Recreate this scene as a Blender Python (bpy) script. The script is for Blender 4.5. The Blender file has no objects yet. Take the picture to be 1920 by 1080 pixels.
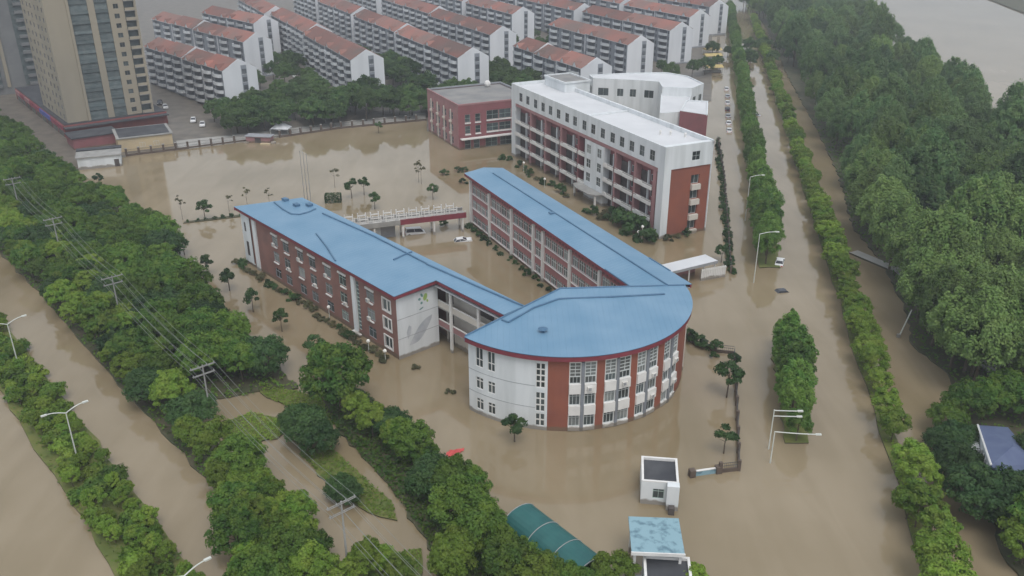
import bpy, math, random
import numpy as np
from mathutils import Matrix, Vector

S = bpy.context.scene
COL = S.collection
random.seed(7)
R = math.radians

# ------------------------------------------------------------ camera, sky, sun, exposure
CAM_H, PITCH, FOC = 72.0, R(24.5), 1623.0
cam = bpy.data.cameras.new('camera')
cam.sensor_width = 36.0
cam.lens = 36.0 * FOC / 1920.0
cam.clip_start, cam.clip_end = 1.0, 6000.0
cam_o = bpy.data.objects.new('camera', cam)
cam_o.location = (0, 0, CAM_H)
cam_o.rotation_euler = (math.pi / 2 - PITCH, 0, 0)
COL.objects.link(cam_o)
S.camera = cam_o

SUN_EL, SUN_ROT = R(62), R(165)
world = bpy.data.worlds.new('World'); S.world = world
world.use_nodes = True
wn, wl = world.node_tree.nodes, world.node_tree.links
sky = wn.new('ShaderNodeTexSky'); sky.sky_type = 'NISHITA'; sky.sun_disc = False
sky.sun_elevation, sky.sun_rotation = SUN_EL, SUN_ROT
sky.air_density, sky.dust_density, sky.ozone_density = 1.2, 7.0, 1.0
hs = wn.new('ShaderNodeHueSaturation'); hs.inputs['Saturation'].default_value = 0.36
wl.new(sky.outputs[0], hs.inputs['Color'])
cloud = wn.new('ShaderNodeMix'); cloud.data_type = 'RGBA'; cloud.inputs[0].default_value = 0.68   # even cloud deck over the sky
cloud.inputs[7].default_value = (3.15, 3.45, 3.75, 1)
wl.new(hs.outputs[0], cloud.inputs[6])
wl.new(cloud.outputs[2], wn['Background'].inputs[0])
wn['Background'].inputs[1].default_value = 0.15

sun = bpy.data.lights.new('sun', 'SUN'); sun.energy = 0.5; sun.angle = R(25); sun.color = (1.0, .97, .93)
sun_o = bpy.data.objects.new('sun', sun)
sd = Vector((math.sin(SUN_ROT) * math.cos(SUN_EL), math.cos(SUN_ROT) * math.cos(SUN_EL), math.sin(SUN_EL)))
sun_o.rotation_euler = sd.to_track_quat('Z', 'Y').to_euler()
sun_o.location = (0, 0, 200); COL.objects.link(sun_o)

S.view_settings.view_transform = 'Standard'
S.view_settings.look = 'None'
S.view_settings.exposure = 0.58
S.view_settings.gamma = 1.0
S.render.engine = 'CYCLES'
S.cycles.max_bounces = 5
S.cycles.diffuse_bounces = 2
S.cycles.glossy_bounces = 3
S.cycles.transparent_max_bounces = 6
S.cycles.volume_bounces = 0
S.cycles.use_denoising = True

def g(u, v, z=0.0):
    """photo pixel -> place on the plane at height z"""
    dx, dy = (u - 960) / FOC, (540 - v) / FOC
    d = (dx, dy * math.sin(PITCH) + math.cos(PITCH), dy * math.cos(PITCH) - math.sin(PITCH))
    t = (z - CAM_H) / d[2]
    return (d[0] * t, d[1] * t)

# two building grids: A/B school east side and estate, C/D west side
A = Vector((.4319, -.9019)); B = Vector((.9019, .4319)); ANG_A = math.atan2(A.y, A.x)
Cc = Vector((.660, -.7513)); Dd = Vector((.7513, .660)); ANG_C = math.atan2(Cc.y, Cc.x)
def ab(s, t): return (s * A.x + t * B.x, s * A.y + t * B.y)
def cd(s, t): return (s * Cc.x + t * Dd.x, s * Cc.y + t * Dd.y)

# ------------------------------------------------------------ materials
MATS = {}
TIDE = {'white_wall', 'white_trim', 'brick_dark', 'brick_red', 'brick_pink', 'brick_rose', 'brick_plum', 'cream_wall', 'pipe_grey'}
def mat(name, c1, c2=None, rough=.75, scale=.6, stretch=(1, 1, 1), bump=0.0, bscale=8.0, spec=.4, rand=0.0, metal=0.0, detail=5.0, fac=(.35, .68)):
    m = bpy.data.materials.new(name); m.use_nodes = True
    n, l = m.node_tree.nodes, m.node_tree.links
    bs = n['Principled BSDF']
    bs.inputs['Roughness'].default_value = rough
    bs.inputs['Specular IOR Level'].default_value = spec
    bs.inputs['Metallic'].default_value = metal
    geo = n.new('ShaderNodeNewGeometry')
    col = None
    if c2 is None: c2 = tuple(x * .82 for x in c1)
    mp = n.new('ShaderNodeMapping'); mp.inputs['Scale'].default_value = stretch
    l.new(geo.outputs['Position'], mp.inputs['Vector'])
    ns = n.new('ShaderNodeTexNoise'); ns.inputs['Scale'].default_value = scale; ns.inputs['Detail'].default_value = detail
    l.new(mp.outputs[0], ns.inputs['Vector'])
    mr = n.new('ShaderNodeMapRange'); mr.inputs[1].default_value = fac[0]; mr.inputs[2].default_value = fac[1]
    l.new(ns.outputs[0], mr.inputs[0])
    mx = n.new('ShaderNodeMix'); mx.data_type = 'RGBA'
    mx.inputs[6].default_value = (*c1, 1); mx.inputs[7].default_value = (*c2, 1)
    l.new(mr.outputs[0], mx.inputs[0])
    col = mx.outputs[2]
    if rand > 0:
        oi = n.new('ShaderNodeObjectInfo')
        h = n.new('ShaderNodeHueSaturation')
        r1 = n.new('ShaderNodeMapRange'); r1.inputs[3].default_value = 1 - rand; r1.inputs[4].default_value = 1 + rand
        l.new(oi.outputs['Random'], r1.inputs[0]); l.new(r1.outputs[0], h.inputs['Value'])
        l.new(col, h.inputs['Color']); col = h.outputs[0]
    if name in TIDE:
        sx = n.new('ShaderNodeSeparateXYZ'); l.new(geo.outputs['Position'], sx.inputs[0])
        nz = n.new('ShaderNodeTexNoise'); nz.inputs['Scale'].default_value = .8; nz.inputs['Detail'].default_value = 4; l.new(geo.outputs['Position'], nz.inputs['Vector'])
        ad = n.new('ShaderNodeMath'); ad.operation = 'MULTIPLY_ADD'; ad.inputs[1].default_value = -1.1; l.new(nz.outputs[0], ad.inputs[0]); l.new(sx.outputs['Z'], ad.inputs[2])
        tm = n.new('ShaderNodeMapRange'); tm.inputs[1].default_value = .0; tm.inputs[2].default_value = .28; tm.inputs[3].default_value = .75; tm.inputs[4].default_value = 0; l.new(ad.outputs[0], tm.inputs[0])
        t2_ = n.new('ShaderNodeMix'); t2_.data_type = 'RGBA'; t2_.inputs[7].default_value = (.16, .125, .085, 1); l.new(tm.outputs[0], t2_.inputs[0]); l.new(col, t2_.inputs[6]); col = t2_.outputs[2]
    l.new(col, bs.inputs['Base Color'])
    if bump > 0:
        nb = n.new('ShaderNodeTexNoise'); nb.inputs['Scale'].default_value = bscale; nb.inputs['Detail'].default_value = 3
        l.new(mp.outputs[0], nb.inputs['Vector'])
        b = n.new('ShaderNodeBump'); b.inputs['Strength'].default_value = bump; b.inputs['Distance'].default_value = .05
        l.new(nb.outputs[0], b.inputs['Height']); l.new(b.outputs[0], bs.inputs['Normal'])
    MATS[name] = m
    return m

def leaf_mat(name, c1, c2, c3, rand=.32):
    m = bpy.data.materials.new(name); m.use_nodes = True
    n, l = m.node_tree.nodes, m.node_tree.links
    bs = n['Principled BSDF']; out = n['Material Output']
    bs.inputs['Roughness'].default_value = .6; bs.inputs['Specular IOR Level'].default_value = .25
    c1, c2, c3 = ((c[0] * 1.2, c[1] * 1.2, c[2] * 1.05) for c in (c1, c2, c3))
    oi = n.new('ShaderNodeObjectInfo'); geo = n.new('ShaderNodeNewGeometry')
    mx = n.new('ShaderNodeMix'); mx.data_type = 'RGBA'
    mx.inputs[6].default_value = (*c1, 1); mx.inputs[7].default_value = (*c2, 1)
    l.new(oi.outputs['Random'], mx.inputs[0])
    ns = n.new('ShaderNodeTexNoise'); ns.inputs['Scale'].default_value = .55; ns.inputs['Detail'].default_value = 3
    l.new(geo.outputs['Position'], ns.inputs['Vector'])
    mr = n.new('ShaderNodeMapRange'); mr.inputs[1].default_value = .42; mr.inputs[2].default_value = .68
    l.new(ns.outputs[0], mr.inputs[0])
    m2 = n.new('ShaderNodeMix'); m2.data_type = 'RGBA'; m2.inputs[7].default_value = (*c3, 1)
    l.new(mr.outputs[0], m2.inputs[0]); l.new(mx.outputs[2], m2.inputs[6])
    h = n.new('ShaderNodeHueSaturation')
    rr = n.new('ShaderNodeMapRange'); rr.inputs[3].default_value = 1 - rand; rr.inputs[4].default_value = 1 + rand
    mul = n.new('ShaderNodeMath'); mul.operation = 'MULTIPLY'; mul.inputs[1].default_value = 7.31
    fr = n.new('ShaderNodeMath'); fr.operation = 'FRACT'
    l.new(oi.outputs['Random'], mul.inputs[0]); l.new(mul.outputs[0], fr.inputs[0]); l.new(fr.outputs[0], rr.inputs[0])
    l.new(rr.outputs[0], h.inputs['Value']); l.new(m2.outputs[2], h.inputs['Color'])
    l.new(h.outputs[0], bs.inputs['Base Color'])
    tr = n.new('ShaderNodeBsdfTranslucent'); l.new(h.outputs[0], tr.inputs['Color'])
    ms = n.new('ShaderNodeMixShader'); ms.inputs[0].default_value = .34
    l.new(bs.outputs[0], ms.inputs[1]); l.new(tr.outputs[0], ms.inputs[2]); l.new(ms.outputs[0], out.inputs['Surface'])
    MATS[name] = m
    return m

def water_mat():
    m = bpy.data.materials.new('muddy_water'); m.use_nodes = True
    n, l = m.node_tree.nodes, m.node_tree.links
    bs = n['Principled BSDF']
    geo = n.new('ShaderNodeNewGeometry')
    n1 = n.new('ShaderNodeTexNoise'); n1.inputs['Scale'].default_value = .035; n1.inputs['Detail'].default_value = 4
    l.new(geo.outputs['Position'], n1.inputs['Vector'])
    mr = n.new('ShaderNodeMapRange'); mr.inputs[1].default_value = .35; mr.inputs[2].default_value = .65
    l.new(n1.outputs[0], mr.inputs[0])
    mx = n.new('ShaderNodeMix'); mx.data_type = 'RGBA'
    n3 = n.new('ShaderNodeTexNoise'); n3.inputs['Scale'].default_value = .16; n3.inputs['Detail'].default_value = 6; n3.inputs['Distortion'].default_value = 1.2
    mp3 = n.new('ShaderNodeMapping'); mp3.inputs['Rotation'].default_value = (0, 0, .85); mp3.inputs['Scale'].default_value = (1, .22, 1)
    l.new(geo.outputs['Position'], mp3.inputs['Vector']); l.new(mp3.outputs[0], n3.inputs['Vector'])
    a3 = n.new('ShaderNodeMath'); a3.operation = 'MULTIPLY_ADD'; a3.inputs[1].default_value = .5; l.new(n3.outputs[0], a3.inputs[0]); l.new(n1.outputs[0], a3.inputs[2])
    mr.inputs[1].default_value = .52; mr.inputs[2].default_value = .98; l.new(a3.outputs[0], mr.inputs[0])
    r3 = n.new('ShaderNodeMapRange'); r3.inputs[1].default_value = .35; r3.inputs[2].default_value = .7; r3.inputs[3].default_value = .02; r3.inputs[4].default_value = .10; l.new(n3.outputs[0], r3.inputs[0]); l.new(r3.outputs[0], bs.inputs['Roughness'])
    mx.inputs[6].default_value = (.215, .168, .098, 1); mx.inputs[7].default_value = (.31, .25, .168, 1)
    l.new(mr.outputs[0], mx.inputs[0]); l.new(mx.outputs[2], bs.inputs['Base Color'])
    bs.inputs['Roughness'].default_value = .035; bs.inputs['IOR'].default_value = 1.45
    bs.inputs['Specular IOR Level'].default_value = .5
    n2 = n.new('ShaderNodeTexNoise'); n2.inputs['Scale'].default_value = .9; n2.inputs['Detail'].default_value = 3
    l.new(geo.outputs['Position'], n2.inputs['Vector'])
    b = n.new('ShaderNodeBump'); b.inputs['Strength'].default_value = .045; b.inputs['Distance'].default_value = .1
    l.new(n2.outputs[0], b.inputs['Height']); l.new(b.outputs[0], bs.inputs['Normal'])
    MATS['water'] = m
water_mat()

mat('blue_roof', (.125, .25, .375), (.175, .30, .425), rough=.45, scale=.16, detail=8, fac=(.3, .7))
mat('roof_pipe', (.06, .14, .24), (.09, .18, .28), rough=.5)
mat('maroon', (.24, .045, .065), (.19, .04, .05), rough=.6)
mat('brick_dark', (.275, .14, .115), (.21, .115, .098), scale=.35, bump=.3, bscale=12)
mat('brick_red', (.29, .098, .062), (.24, .085, .06), scale=.25, bump=.3, bscale=12)
mat('brick_pink', (.38, .20, .205), (.31, .165, .165), scale=.4)
mat('brick_rose', (.40, .175, .175), (.32, .15, .15), scale=.4)
mat('brick_plum', (.27, .10, .11), (.22, .09, .095), scale=.4)
mat('white_wall', (.71, .74, .76), (.55, .58, .59), scale=.5, stretch=(1, 1, .12), rough=.8, detail=7, fac=(.42, .78))
mat('white_trim', (.76, .75, .73), (.66, .65, .63), scale=.5, rough=.7)
mat('cream_wall', (.66, .62, .56), (.54, .50, .45), scale=.3, stretch=(1, 1, .3))
mat('grey_trim', (.33, .34, .36), (.26, .27, .29))
mat('pipe_grey', (.22, .24, .27), (.2, .21, .23))
mat('white_roof', (.64, .65, .67), (.57, .58, .60), scale=.15, rough=.7)
mat('grey_roof', (.20, .20, .20), (.28, .27, .26), scale=.2, rough=.85)
mat('dark_roof', (.045, .047, .055), (.075, .078, .085), scale=.3)
mat('frame', (.62, .66, .66), (.55, .58, .58), rough=.5)
mat('frame_green', (.42, .52, .48), (.36, .45, .42), rough=.5)
mat('glass', (.045, .06, .062), (.09, .11, .115), rough=.12, scale=.45, spec=.6, rand=.55)
mat('glass_pale', (.15, .17, .17), (.24, .25, .24), rough=.18, scale=.5, spec=.5, rand=.5)
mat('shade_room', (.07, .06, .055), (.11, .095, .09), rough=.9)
mat('ac_white', (.70, .69, .65), (.6, .59, .56), rough=.6)
mat('mural_grey', (.40, .43, .47), (.55, .57, .60), scale=.5)
mat('logo_green', (.30, .45, .12), (.36, .5, .16))
mat('logo_teal', (.12, .25, .24), (.15, .3, .28))
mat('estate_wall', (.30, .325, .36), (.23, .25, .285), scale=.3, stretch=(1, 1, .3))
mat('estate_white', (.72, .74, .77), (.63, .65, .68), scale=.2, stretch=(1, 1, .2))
mat('estate_balcony', (.64, .66, .68), (.52, .54, .56), scale=.5, rand=.24)
mat('estate_dark', (.06, .07, .085), (.13, .14, .155), scale=.7, rough=.4, rand=.3)
mat('tile_red', (.28, .115, .09), (.165, .115, .10), scale=.06, bump=.3, bscale=3, rand=.28)
mat('tower_cream', (.36, .315, .24), (.29, .26, .205), scale=.1, stretch=(1, 1, .3))
mat('tower_grey', (.22, .225, .225), (.175, .18, .185), scale=.2)
mat('tower_glass', (.10, .13, .135), (.15, .175, .175), scale=.6, rough=.3, rand=.25)
mat('tower_red', (.27, .09, .08), (.22, .08, .08))
mat('shop_blue', (.07, .09, .30), (.09, .11, .36))
mat('shop_red', (.28, .06, .09), (.22, .05, .07))
mat('yellow_wall', (.56, .45, .28), (.48, .39, .26), scale=.4)
mat('concrete', (.34, .335, .32), (.26, .255, .245), scale=.5, bump=.2)
mat('asphalt', (.125, .11, .092), (.19, .165, .135), scale=.25, rough=.5)
mat('pale_path', (.40, .39, .37), (.33, .32, .30), scale=.4)
mat('earth', (.055, .065, .03), (.10, .085, .05), scale=.3, bump=.5)
mat('grass_ground', (.10, .13, .03), (.16, .165, .045), scale=.35, bump=.6)
mat('post_brown', (.10, .075, .06), (.13, .10, .08))
mat('rail_dark', (.07, .07, .07), (.1, .1, .1), rough=.5)
mat('lamp_pole', (.62, .64, .60), (.55, .57, .53), rough=.45)
mat('globe', (.85, .84, .8), (.8, .79, .75), rough=.3)
mat('bark', (.085, .065, .045), (.13, .10, .07), scale=3)
mat('bark_pale', (.22, .19, .16), (.28, .25, .2), scale=3)
mat('car_white', (.78, .79, .80), (.74, .75, .76), rough=.25, spec=.6)
mat('car_dark', (.035, .04, .05), (.05, .05, .06), rough=.25, spec=.6)
mat('car_silver', (.42, .44, .46), (.4, .42, .44), rough=.3, spec=.6)
mat('tyre', (.02, .02, .02), (.03, .03, .03), rough=.9)
mat('tarp_green', (.02, .105, .105), (.03, .135, .13), scale=.5, rough=.55)
mat('cyan_roof', (.24, .38, .44), (.11, .20, .25), scale=1.1, rough=.6, detail=9, fac=(.5, .66))
mat('banner_red', (.62, .10, .09), (.5, .08, .08))
mat('villa_roof', (.085, .11, .20), (.11, .14, .23), scale=.5, rough=.6)
mat('insulator', (.34, .35, .35), (.3, .31, .31), rough=.3)
mat('cable', (.24, .25, .24), (.2, .21, .2), rough=.6)
mat('ground_mud', (.10, .08, .055), (.13, .1, .07))
mat('stall_yellow', (.52, .40, .16), (.45, .35, .15))
mat('stall_blue', (.16, .18, .42), (.2, .22, .45))
leaf_mat('leaf_belt', (.046, .115, .022), (.085, .155, .028), (.115, .180, .030))
leaf_mat('leaf_light', (.095, .19, .028), (.145, .22, .034), (.175, .235, .042))
leaf_mat('leaf_poplar', (.066, .145, .058), (.105, .175, .066), (.135, .205, .085))
leaf_mat('leaf_willow', (.095, .175, .055), (.135, .205, .065), (.165, .235, .08))
leaf_mat('leaf_young', (.105, .21, .030), (.155, .235, .036), (.185, .25, .048))
leaf_mat('leaf_upright', (.066, .155, .034), (.105, .19, .038), (.13, .21, .048))
leaf_mat('leaf_dark', (.026, .066, .024), (.042, .088, .030), (.058, .105, .034))
leaf_mat('leaf_olive', (.075, .085, .045), (.10, .10, .055), (.12, .11, .06))
leaf_mat('leaf_estate', (.042, .095, .034), (.07, .12, .038), (.09, .145, .045))

def ribs(name, pitch=.9):
    m = MATS[name]; n, l = m.node_tree.nodes, m.node_tree.links; bs = n['Principled BSDF']
    tc_ = n.new('ShaderNodeTexCoord'); w = n.new('ShaderNodeTexWave'); w.inputs['Scale'].default_value = 1 / pitch * .314 * 1; w.bands_direction = 'X'; w.wave_profile = 'SAW'
    l.new(tc_.outputs['Object'], w.inputs['Vector'])
    pw = n.new('ShaderNodeMath'); pw.operation = 'POWER'; pw.inputs[1].default_value = 14; l.new(w.outputs['Fac'], pw.inputs[0])
    b = n.new('ShaderNodeBump'); b.inputs['Strength'].default_value = .5; b.inputs['Distance'].default_value = .06
    l.new(pw.outputs[0], b.inputs['Height']); l.new(b.outputs[0], bs.inputs['Normal'])
ribs('blue_roof')
# ------------------------------------------------------------ mesh helpers
class MB:
    def __init__(s, M=None): s.v = []; s.f = []; s.m = []; s.mats = []; s.M = M or Matrix.Identity(4)
    def mi(s, mname):
        if mname not in s.mats: s.mats.append(mname)
        return s.mats.index(mname)
    def add(s, vs, fs, m, M=None):
        T = s.M @ M if M is not None else s.M
        o = len(s.v); s.v += [tuple(T @ Vector(p)) for p in vs]
        k = s.mi(m)
        for f in fs: s.f.append([o + i for i in f]); s.m.append(k)
        return s
    def box(s, x0, x1, y0, y1, z0, z1, m, M=None):
        vs = [(x0, y0, z0), (x1, y0, z0), (x1, y1, z0), (x0, y1, z0), (x0, y0, z1), (x1, y0, z1), (x1, y1, z1), (x0, y1, z1)]
        return s.add(vs, [(3, 2, 1, 0), (4, 5, 6, 7), (0, 1, 5, 4), (1, 2, 6, 5), (2, 3, 7, 6), (3, 0, 4, 7)], m, M)
    def quad(s, a, b, c, d, m, M=None): return s.add([a, b, c, d], [(0, 1, 2, 3)], m, M)
    def prism(s, poly, z0, z1, m, M=None, mtop=None):
        n = len(poly); z0 = z0 if isinstance(z0, (list, tuple)) else [z0] * n; z1 = z1 if isinstance(z1, (list, tuple)) else [z1] * n
        vs = [(p[0], p[1], z0[i]) for i, p in enumerate(poly)] + [(p[0], p[1], z1[i]) for i, p in enumerate(poly)]
        s.add(vs, [(i, (i + 1) % n, n + (i + 1) % n, n + i) for i in range(n)] + [tuple(reversed(range(n)))], m, M)
        return s.add(vs[n:], [tuple(range(n))], mtop or m, M)
    def tube(s, p0, p1, r, m, n=6, r1=None, M=None):
        p0, p1 = Vector(p0), Vector(p1); d = (p1 - p0)
        if d.length < 1e-6: return s
        q = d.normalized().to_track_quat('Z', 'Y'); r1 = r if r1 is None else r1
        vs = []
        for k in range(2):
            for i in range(n):
                a = 2 * math.pi * i / n
                vs.append((p0, p1)[k] + q @ Vector(((r, r1)[k] * math.cos(a), (r, r1)[k] * math.sin(a), 0)))
        return s.add(vs, [(i, (i + 1) % n, n + (i + 1) % n, n + i) for i in range(n)] + [tuple(reversed(range(n))), tuple(range(n, 2 * n))], m, M)
    def path(s, pts, r, m, n=6):
        for a, b in zip(pts[:-1], pts[1:]): s.tube(a, b, r, m, n)
        return s
    def ball(s, c, r, m, nu=8, nv=6, sz=1.0):
        vs = [(c[0], c[1], c[2] - r * sz)]
        for j in range(1, nv):
            th = math.pi * j / nv - math.pi / 2
            for i in range(nu):
                a = 2 * math.pi * i / nu
                vs.append((c[0] + r * math.cos(th) * math.cos(a), c[1] + r * math.cos(th) * math.sin(a), c[2] + r * sz * math.sin(th)))
        vs.append((c[0], c[1], c[2] + r * sz)); fs = []
        for i in range(nu): fs.append((0, 1 + (i + 1) % nu, 1 + i))
        for j in range(nv - 2):
            for i in range(nu):
                a = 1 + j * nu + i; b = 1 + j * nu + (i + 1) % nu
                fs.append((a, b, b + nu, a + nu))
        l = len(vs) - 1
        for i in range(nu): fs.append((l, 1 + (nv - 2) * nu + i, 1 + (nv - 2) * nu + (i + 1) % nu))
        return s.add(vs, fs, m)
    def wall(s, L, H, holes, m, M=None, z0=0.0, depth=.15, mr=None):
        """flat wall in x-z at y=0 (outside is -y) with real openings (u0,u1,v0,v1)"""
        us = sorted({0, L, *[h[0] for h in holes], *[h[1] for h in holes]}); vs_ = sorted({z0, H, *[h[2] for h in holes], *[h[3] for h in holes]})
        for i in range(len(us) - 1):
            run = None
            for j in range(len(vs_) - 1):
                cu, cv = (us[i] + us[i + 1]) / 2, (vs_[j] + vs_[j + 1]) / 2
                inh = any(h[0] < cu < h[1] and h[2] < cv < h[3] for h in holes)
                if not inh and run is None: run = vs_[j]
                if inh and run is not None:
                    s.quad((us[i], 0, run), (us[i + 1], 0, run), (us[i + 1], 0, vs_[j]), (us[i], 0, vs_[j]), m, M); run = None
            if run is not None: s.quad((us[i], 0, run), (us[i + 1], 0, run), (us[i + 1], 0, H), (us[i], 0, H), m, M)
        mr = mr or m
        for (a, b, c, d) in holes:
            s.quad((a, 0, c), (b, 0, c), (b, depth, c), (a, depth, c), mr, M); s.quad((a, depth, d), (b, depth, d), (b, 0, d), (a, 0, d), mr, M)
            s.quad((a, depth, c), (a, depth, d), (a, 0, d), (a, 0, c), mr, M); s.quad((b, 0, c), (b, 0, d), (b, depth, d), (b, depth, c), mr, M)
        return s
    def mesh(s, name, smooth=False):
        me = bpy.data.meshes.new(name); me.from_pydata(s.v, [], s.f)
        for k in s.mats: me.materials.append(MATS[k])
        me.polygons.foreach_set('material_index', s.m)
        if smooth: me.polygons.foreach_set('use_smooth', [True] * len(s.f))
        me.update(); return me
    def build(s, name, parent=None, smooth=False, M=None):
        return inst(name, s.mesh(name, smooth), parent, M)

def inst(name, me, parent=None, M=None):
    o = bpy.data.objects.new(name, me); COL.objects.link(o)
    if parent is not None: o.parent = parent
    if M is not None: o.matrix_local = M
    return o
def tag(o, label=None, cat=None, group=None, kind=None):
    if label: o['label'] = label
    if cat: o['category'] = cat
    if group: o['group'] = group
    if kind: o['kind'] = kind
    return o
def thing(name, label, cat, loc=(0, 0, 0), rot=0.0, group=None):
    o = bpy.data.objects.new(name, None); o.empty_display_size = .5; COL.objects.link(o)
    o.location = (loc[0], loc[1], loc[2] if len(loc) > 2 else 0.0); o.rotation_euler = (0, 0, rot)
    return tag(o, label, cat, group)
def T(x, y, z=0.0): return Matrix.Translation((x, y, z))
def FR(x, y, ang, z=0.0): return T(x, y, z) @ Matrix.Rotation(ang, 4, 'Z')
def facade(p0, p1):
    """frame with x from p0 to p1, seen from outside left to right, y inwards"""
    return FR(p0[0], p0[1], math.atan2(p1[1] - p0[1], p1[0] - p0[0])), math.hypot(p1[0] - p0[0], p1[1] - p0[1])

WCACHE = {}
def window(parent, F, u, z, w, h, cols=2, rows=2, fr='frame', gl='glass', rec=.09, bar=.055, name='window', transom=None):
    key = (round(w, 2), round(h, 2), cols, rows, fr, gl, bar, transom)
    if key not in WCACHE:
        m = MB(); b = .07
        m.box(0, w, -.03, .04, 0, b, fr); m.box(0, w, -.03, .04, h - b, h, fr)
        m.box(0, b, -.03, .04, b, h - b, fr); m.box(w - b, w, -.03, .04, b, h - b, fr)
        for i in range(1, cols): m.box(w * i / cols - bar / 2, w * i / cols + bar / 2, -.02, .04, b, h - b, fr)
        zs = [h * j / rows for j in range(1, rows)] if transom is None else [h * transom]
        for q in zs: m.box(b, w - b, -.025, .035, q - bar / 2, q + bar / 2, fr)
        p = MB(); p.box(.02, w - .02, .045, .06, .02, h - .02, gl)
        WCACHE[key] = (m.mesh('window'), p.mesh('pane'))
    a, b = WCACHE[key]
    o = inst(name, a, parent, F @ T(u, rec, z)); inst('pane', b, o)
    return o

ACM = None
def ac_unit(parent, F, u, z):
    global ACM
    if ACM is None:
        m = MB(); m.box(0, .85, -.36, -.02, 0, .6, 'ac_white'); m.box(.1, .55, -.375, -.36, .08, .52, 'grey_trim')
        m.box(.05, .1, -.3, 0, -.06, 0, 'grey_trim'); m.box(.75, .8, -.3, 0, -.06, 0, 'grey_trim')
        ACM = m.mesh('air_conditioner')
    return inst('air_conditioner', ACM, parent, F @ T(u, 0, z))

# ------------------------------------------------------------ setting: ground, flood water, land
def sheet(name, poly, z, m, kind='structure'):
    me = MB().add([(p[0], p[1], z) for p in poly], [tuple(range(len(poly)))], m)
    return tag(me.build(name), kind=kind)
def ragged(poly, step=1.6, amp=.45):
    out = []; rnd = random.Random(len(poly) * 7 + int(poly[0][0]))
    for i in range(len(poly)):
        a, b = poly[i], poly[(i + 1) % len(poly)]; L_ = math.hypot(b[0] - a[0], b[1] - a[1]); n = max(1, min(90, int(L_ / step)))
        for k in range(n):
            t = k / n; j = amp if k else 0
            out.append((a[0] + (b[0] - a[0]) * t + rnd.uniform(-j, j), a[1] + (b[1] - a[1]) * t + rnd.uniform(-j, j)))
    return out
def slab(name, poly, z0, z1, m, kind='structure', msides='earth'):
    if m in ('grass_ground', 'earth'): poly = ragged(poly)
    return tag(MB().prism(poly, z0, z1, msides, mtop=m).build(name), kind=kind)

sheet('ground', [(-3000, -400), (3000, -400), (3000, 4000), (-3000, 4000)], -2.5, 'ground_mud')
sheet('flood_water', [(-3000, -400), (3000, -400), (3000, 4000), (-3000, 4000)], 0.0, 'water')

# estate ground behind the back fence
fence_px = [(238, 293), (460, 266), (640, 241), (800, 225)]
f_w = [g(*p) for p in fence_px]
est = [(-420, 150)] + [cd(-262, 62)] + [f_w[0]] + f_w[1:] + [ab(-268, 97), ab(-275, 160), ab(-262, 190), (66, 318), (76, 330), (104.8, 465), (194, 900), (194, 1500), (-900, 1500), (-900, 150)]
slab('estate_ground', est[1:], -1.0, .22, 'asphalt', msides='concrete')

sheet('estate_lane', [g(u, v, .24) for u, v in [(335, 277), (470, 261), (640, 239), (798, 222), (798, 211), (640, 229), (470, 249), (330, 264)]], .235, 'pale_path')
# tree belt beside the west road, its lawns and the median
slab('tree_belt_ground', [cd(-420, 32), cd(-96, 32), cd(-96, 36), cd(-119, 38), cd(-116, 46), cd(-112, 53), cd(-185, 60), cd(-262, 61), cd(-420, 61)], -1.0, .25, 'earth')
slab('road_median', [cd(-420, 17.6), cd(-20, 16.6), cd(-20, 23.6), cd(-420, 24.2)], -1.0, .22, 'grass_ground')
def px_poly(pts, z=.2): return [g(u, v, z) for u, v in pts]
slab('lawn', px_poly([(425, 790), (470, 772), (548, 790), (520, 822), (455, 834), (415, 820)]), -.8, .2, 'grass_ground')
slab('lawn', px_poly([(480, 715), (600, 745), (640, 800), (560, 770), (500, 745)]), -.8, .23, 'grass_ground')
slab('lawn', px_poly([(560, 850), (610, 830), (735, 940), (745, 975), (690, 960), (610, 900)]), -.8, .2, 'grass_ground')
slab('lawn', px_poly([(400, 880), (480, 860), (570, 950), (620, 1060), (620, 1120), (480, 1120), (440, 1000)]), -.8, .24, 'grass_ground')
slab('lawn', px_poly([(655, 1050), (790, 1028), (790, 1110), (645, 1110)]), -.8, .21, 'grass_ground')
slab('school_verge', px_poly([(600, 700), (690, 740), (840, 880), (980, 1000), (1200, 1100), (830, 1120), (800, 1010), (720, 900), (620, 790)]), -.8, .26, 'earth')

# east side: verge of the roadside row, road median, forest floor
def fx(y): return 31.0 + .209 * (y - 98)
def strip(name, off0, off1, y0, y1, m, z=.2):
    return slab(name, [(fx(y0) + off0, y0), (fx(y0) + off1, y0), (fx(y1) + off1, y1), (fx(y1) + off0, y1)], -1, z, m)
strip('verge', 21.2, 23.4, 40, 640, 'grass_ground')
strip('verge', 7.0, 10.4, 104, 132, 'grass_ground')
strip('verge', 6.6, 11.0, 168, 640, 'grass_ground')
fe = [g(*p) for p in [(1440, 60), (1480, 150), (1530, 240), (1572, 330), (1600, 430), (1660, 500), (1700, 590), (1712, 650), (1775, 700), (1800, 780), (1770, 880), (1850, 960), (1890, 1060)]]
river = [(310, 900), (217, 543), (189, 429), (176, 366), (167, 329), (161, 299), (152, 258), (138, 190), (122, 120), (112, 40)]
slab('forest_floor', [(230, 900)] + [(170, 640)] + fe + [(64, 40)] + list(reversed(river)), -1, .3, 'earth')
slab('far_river_bank', [g(1830, -10), g(1925, 28), (520, 640), (700, 1200), (500, 1200)], -1, .6, 'earth')
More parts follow.
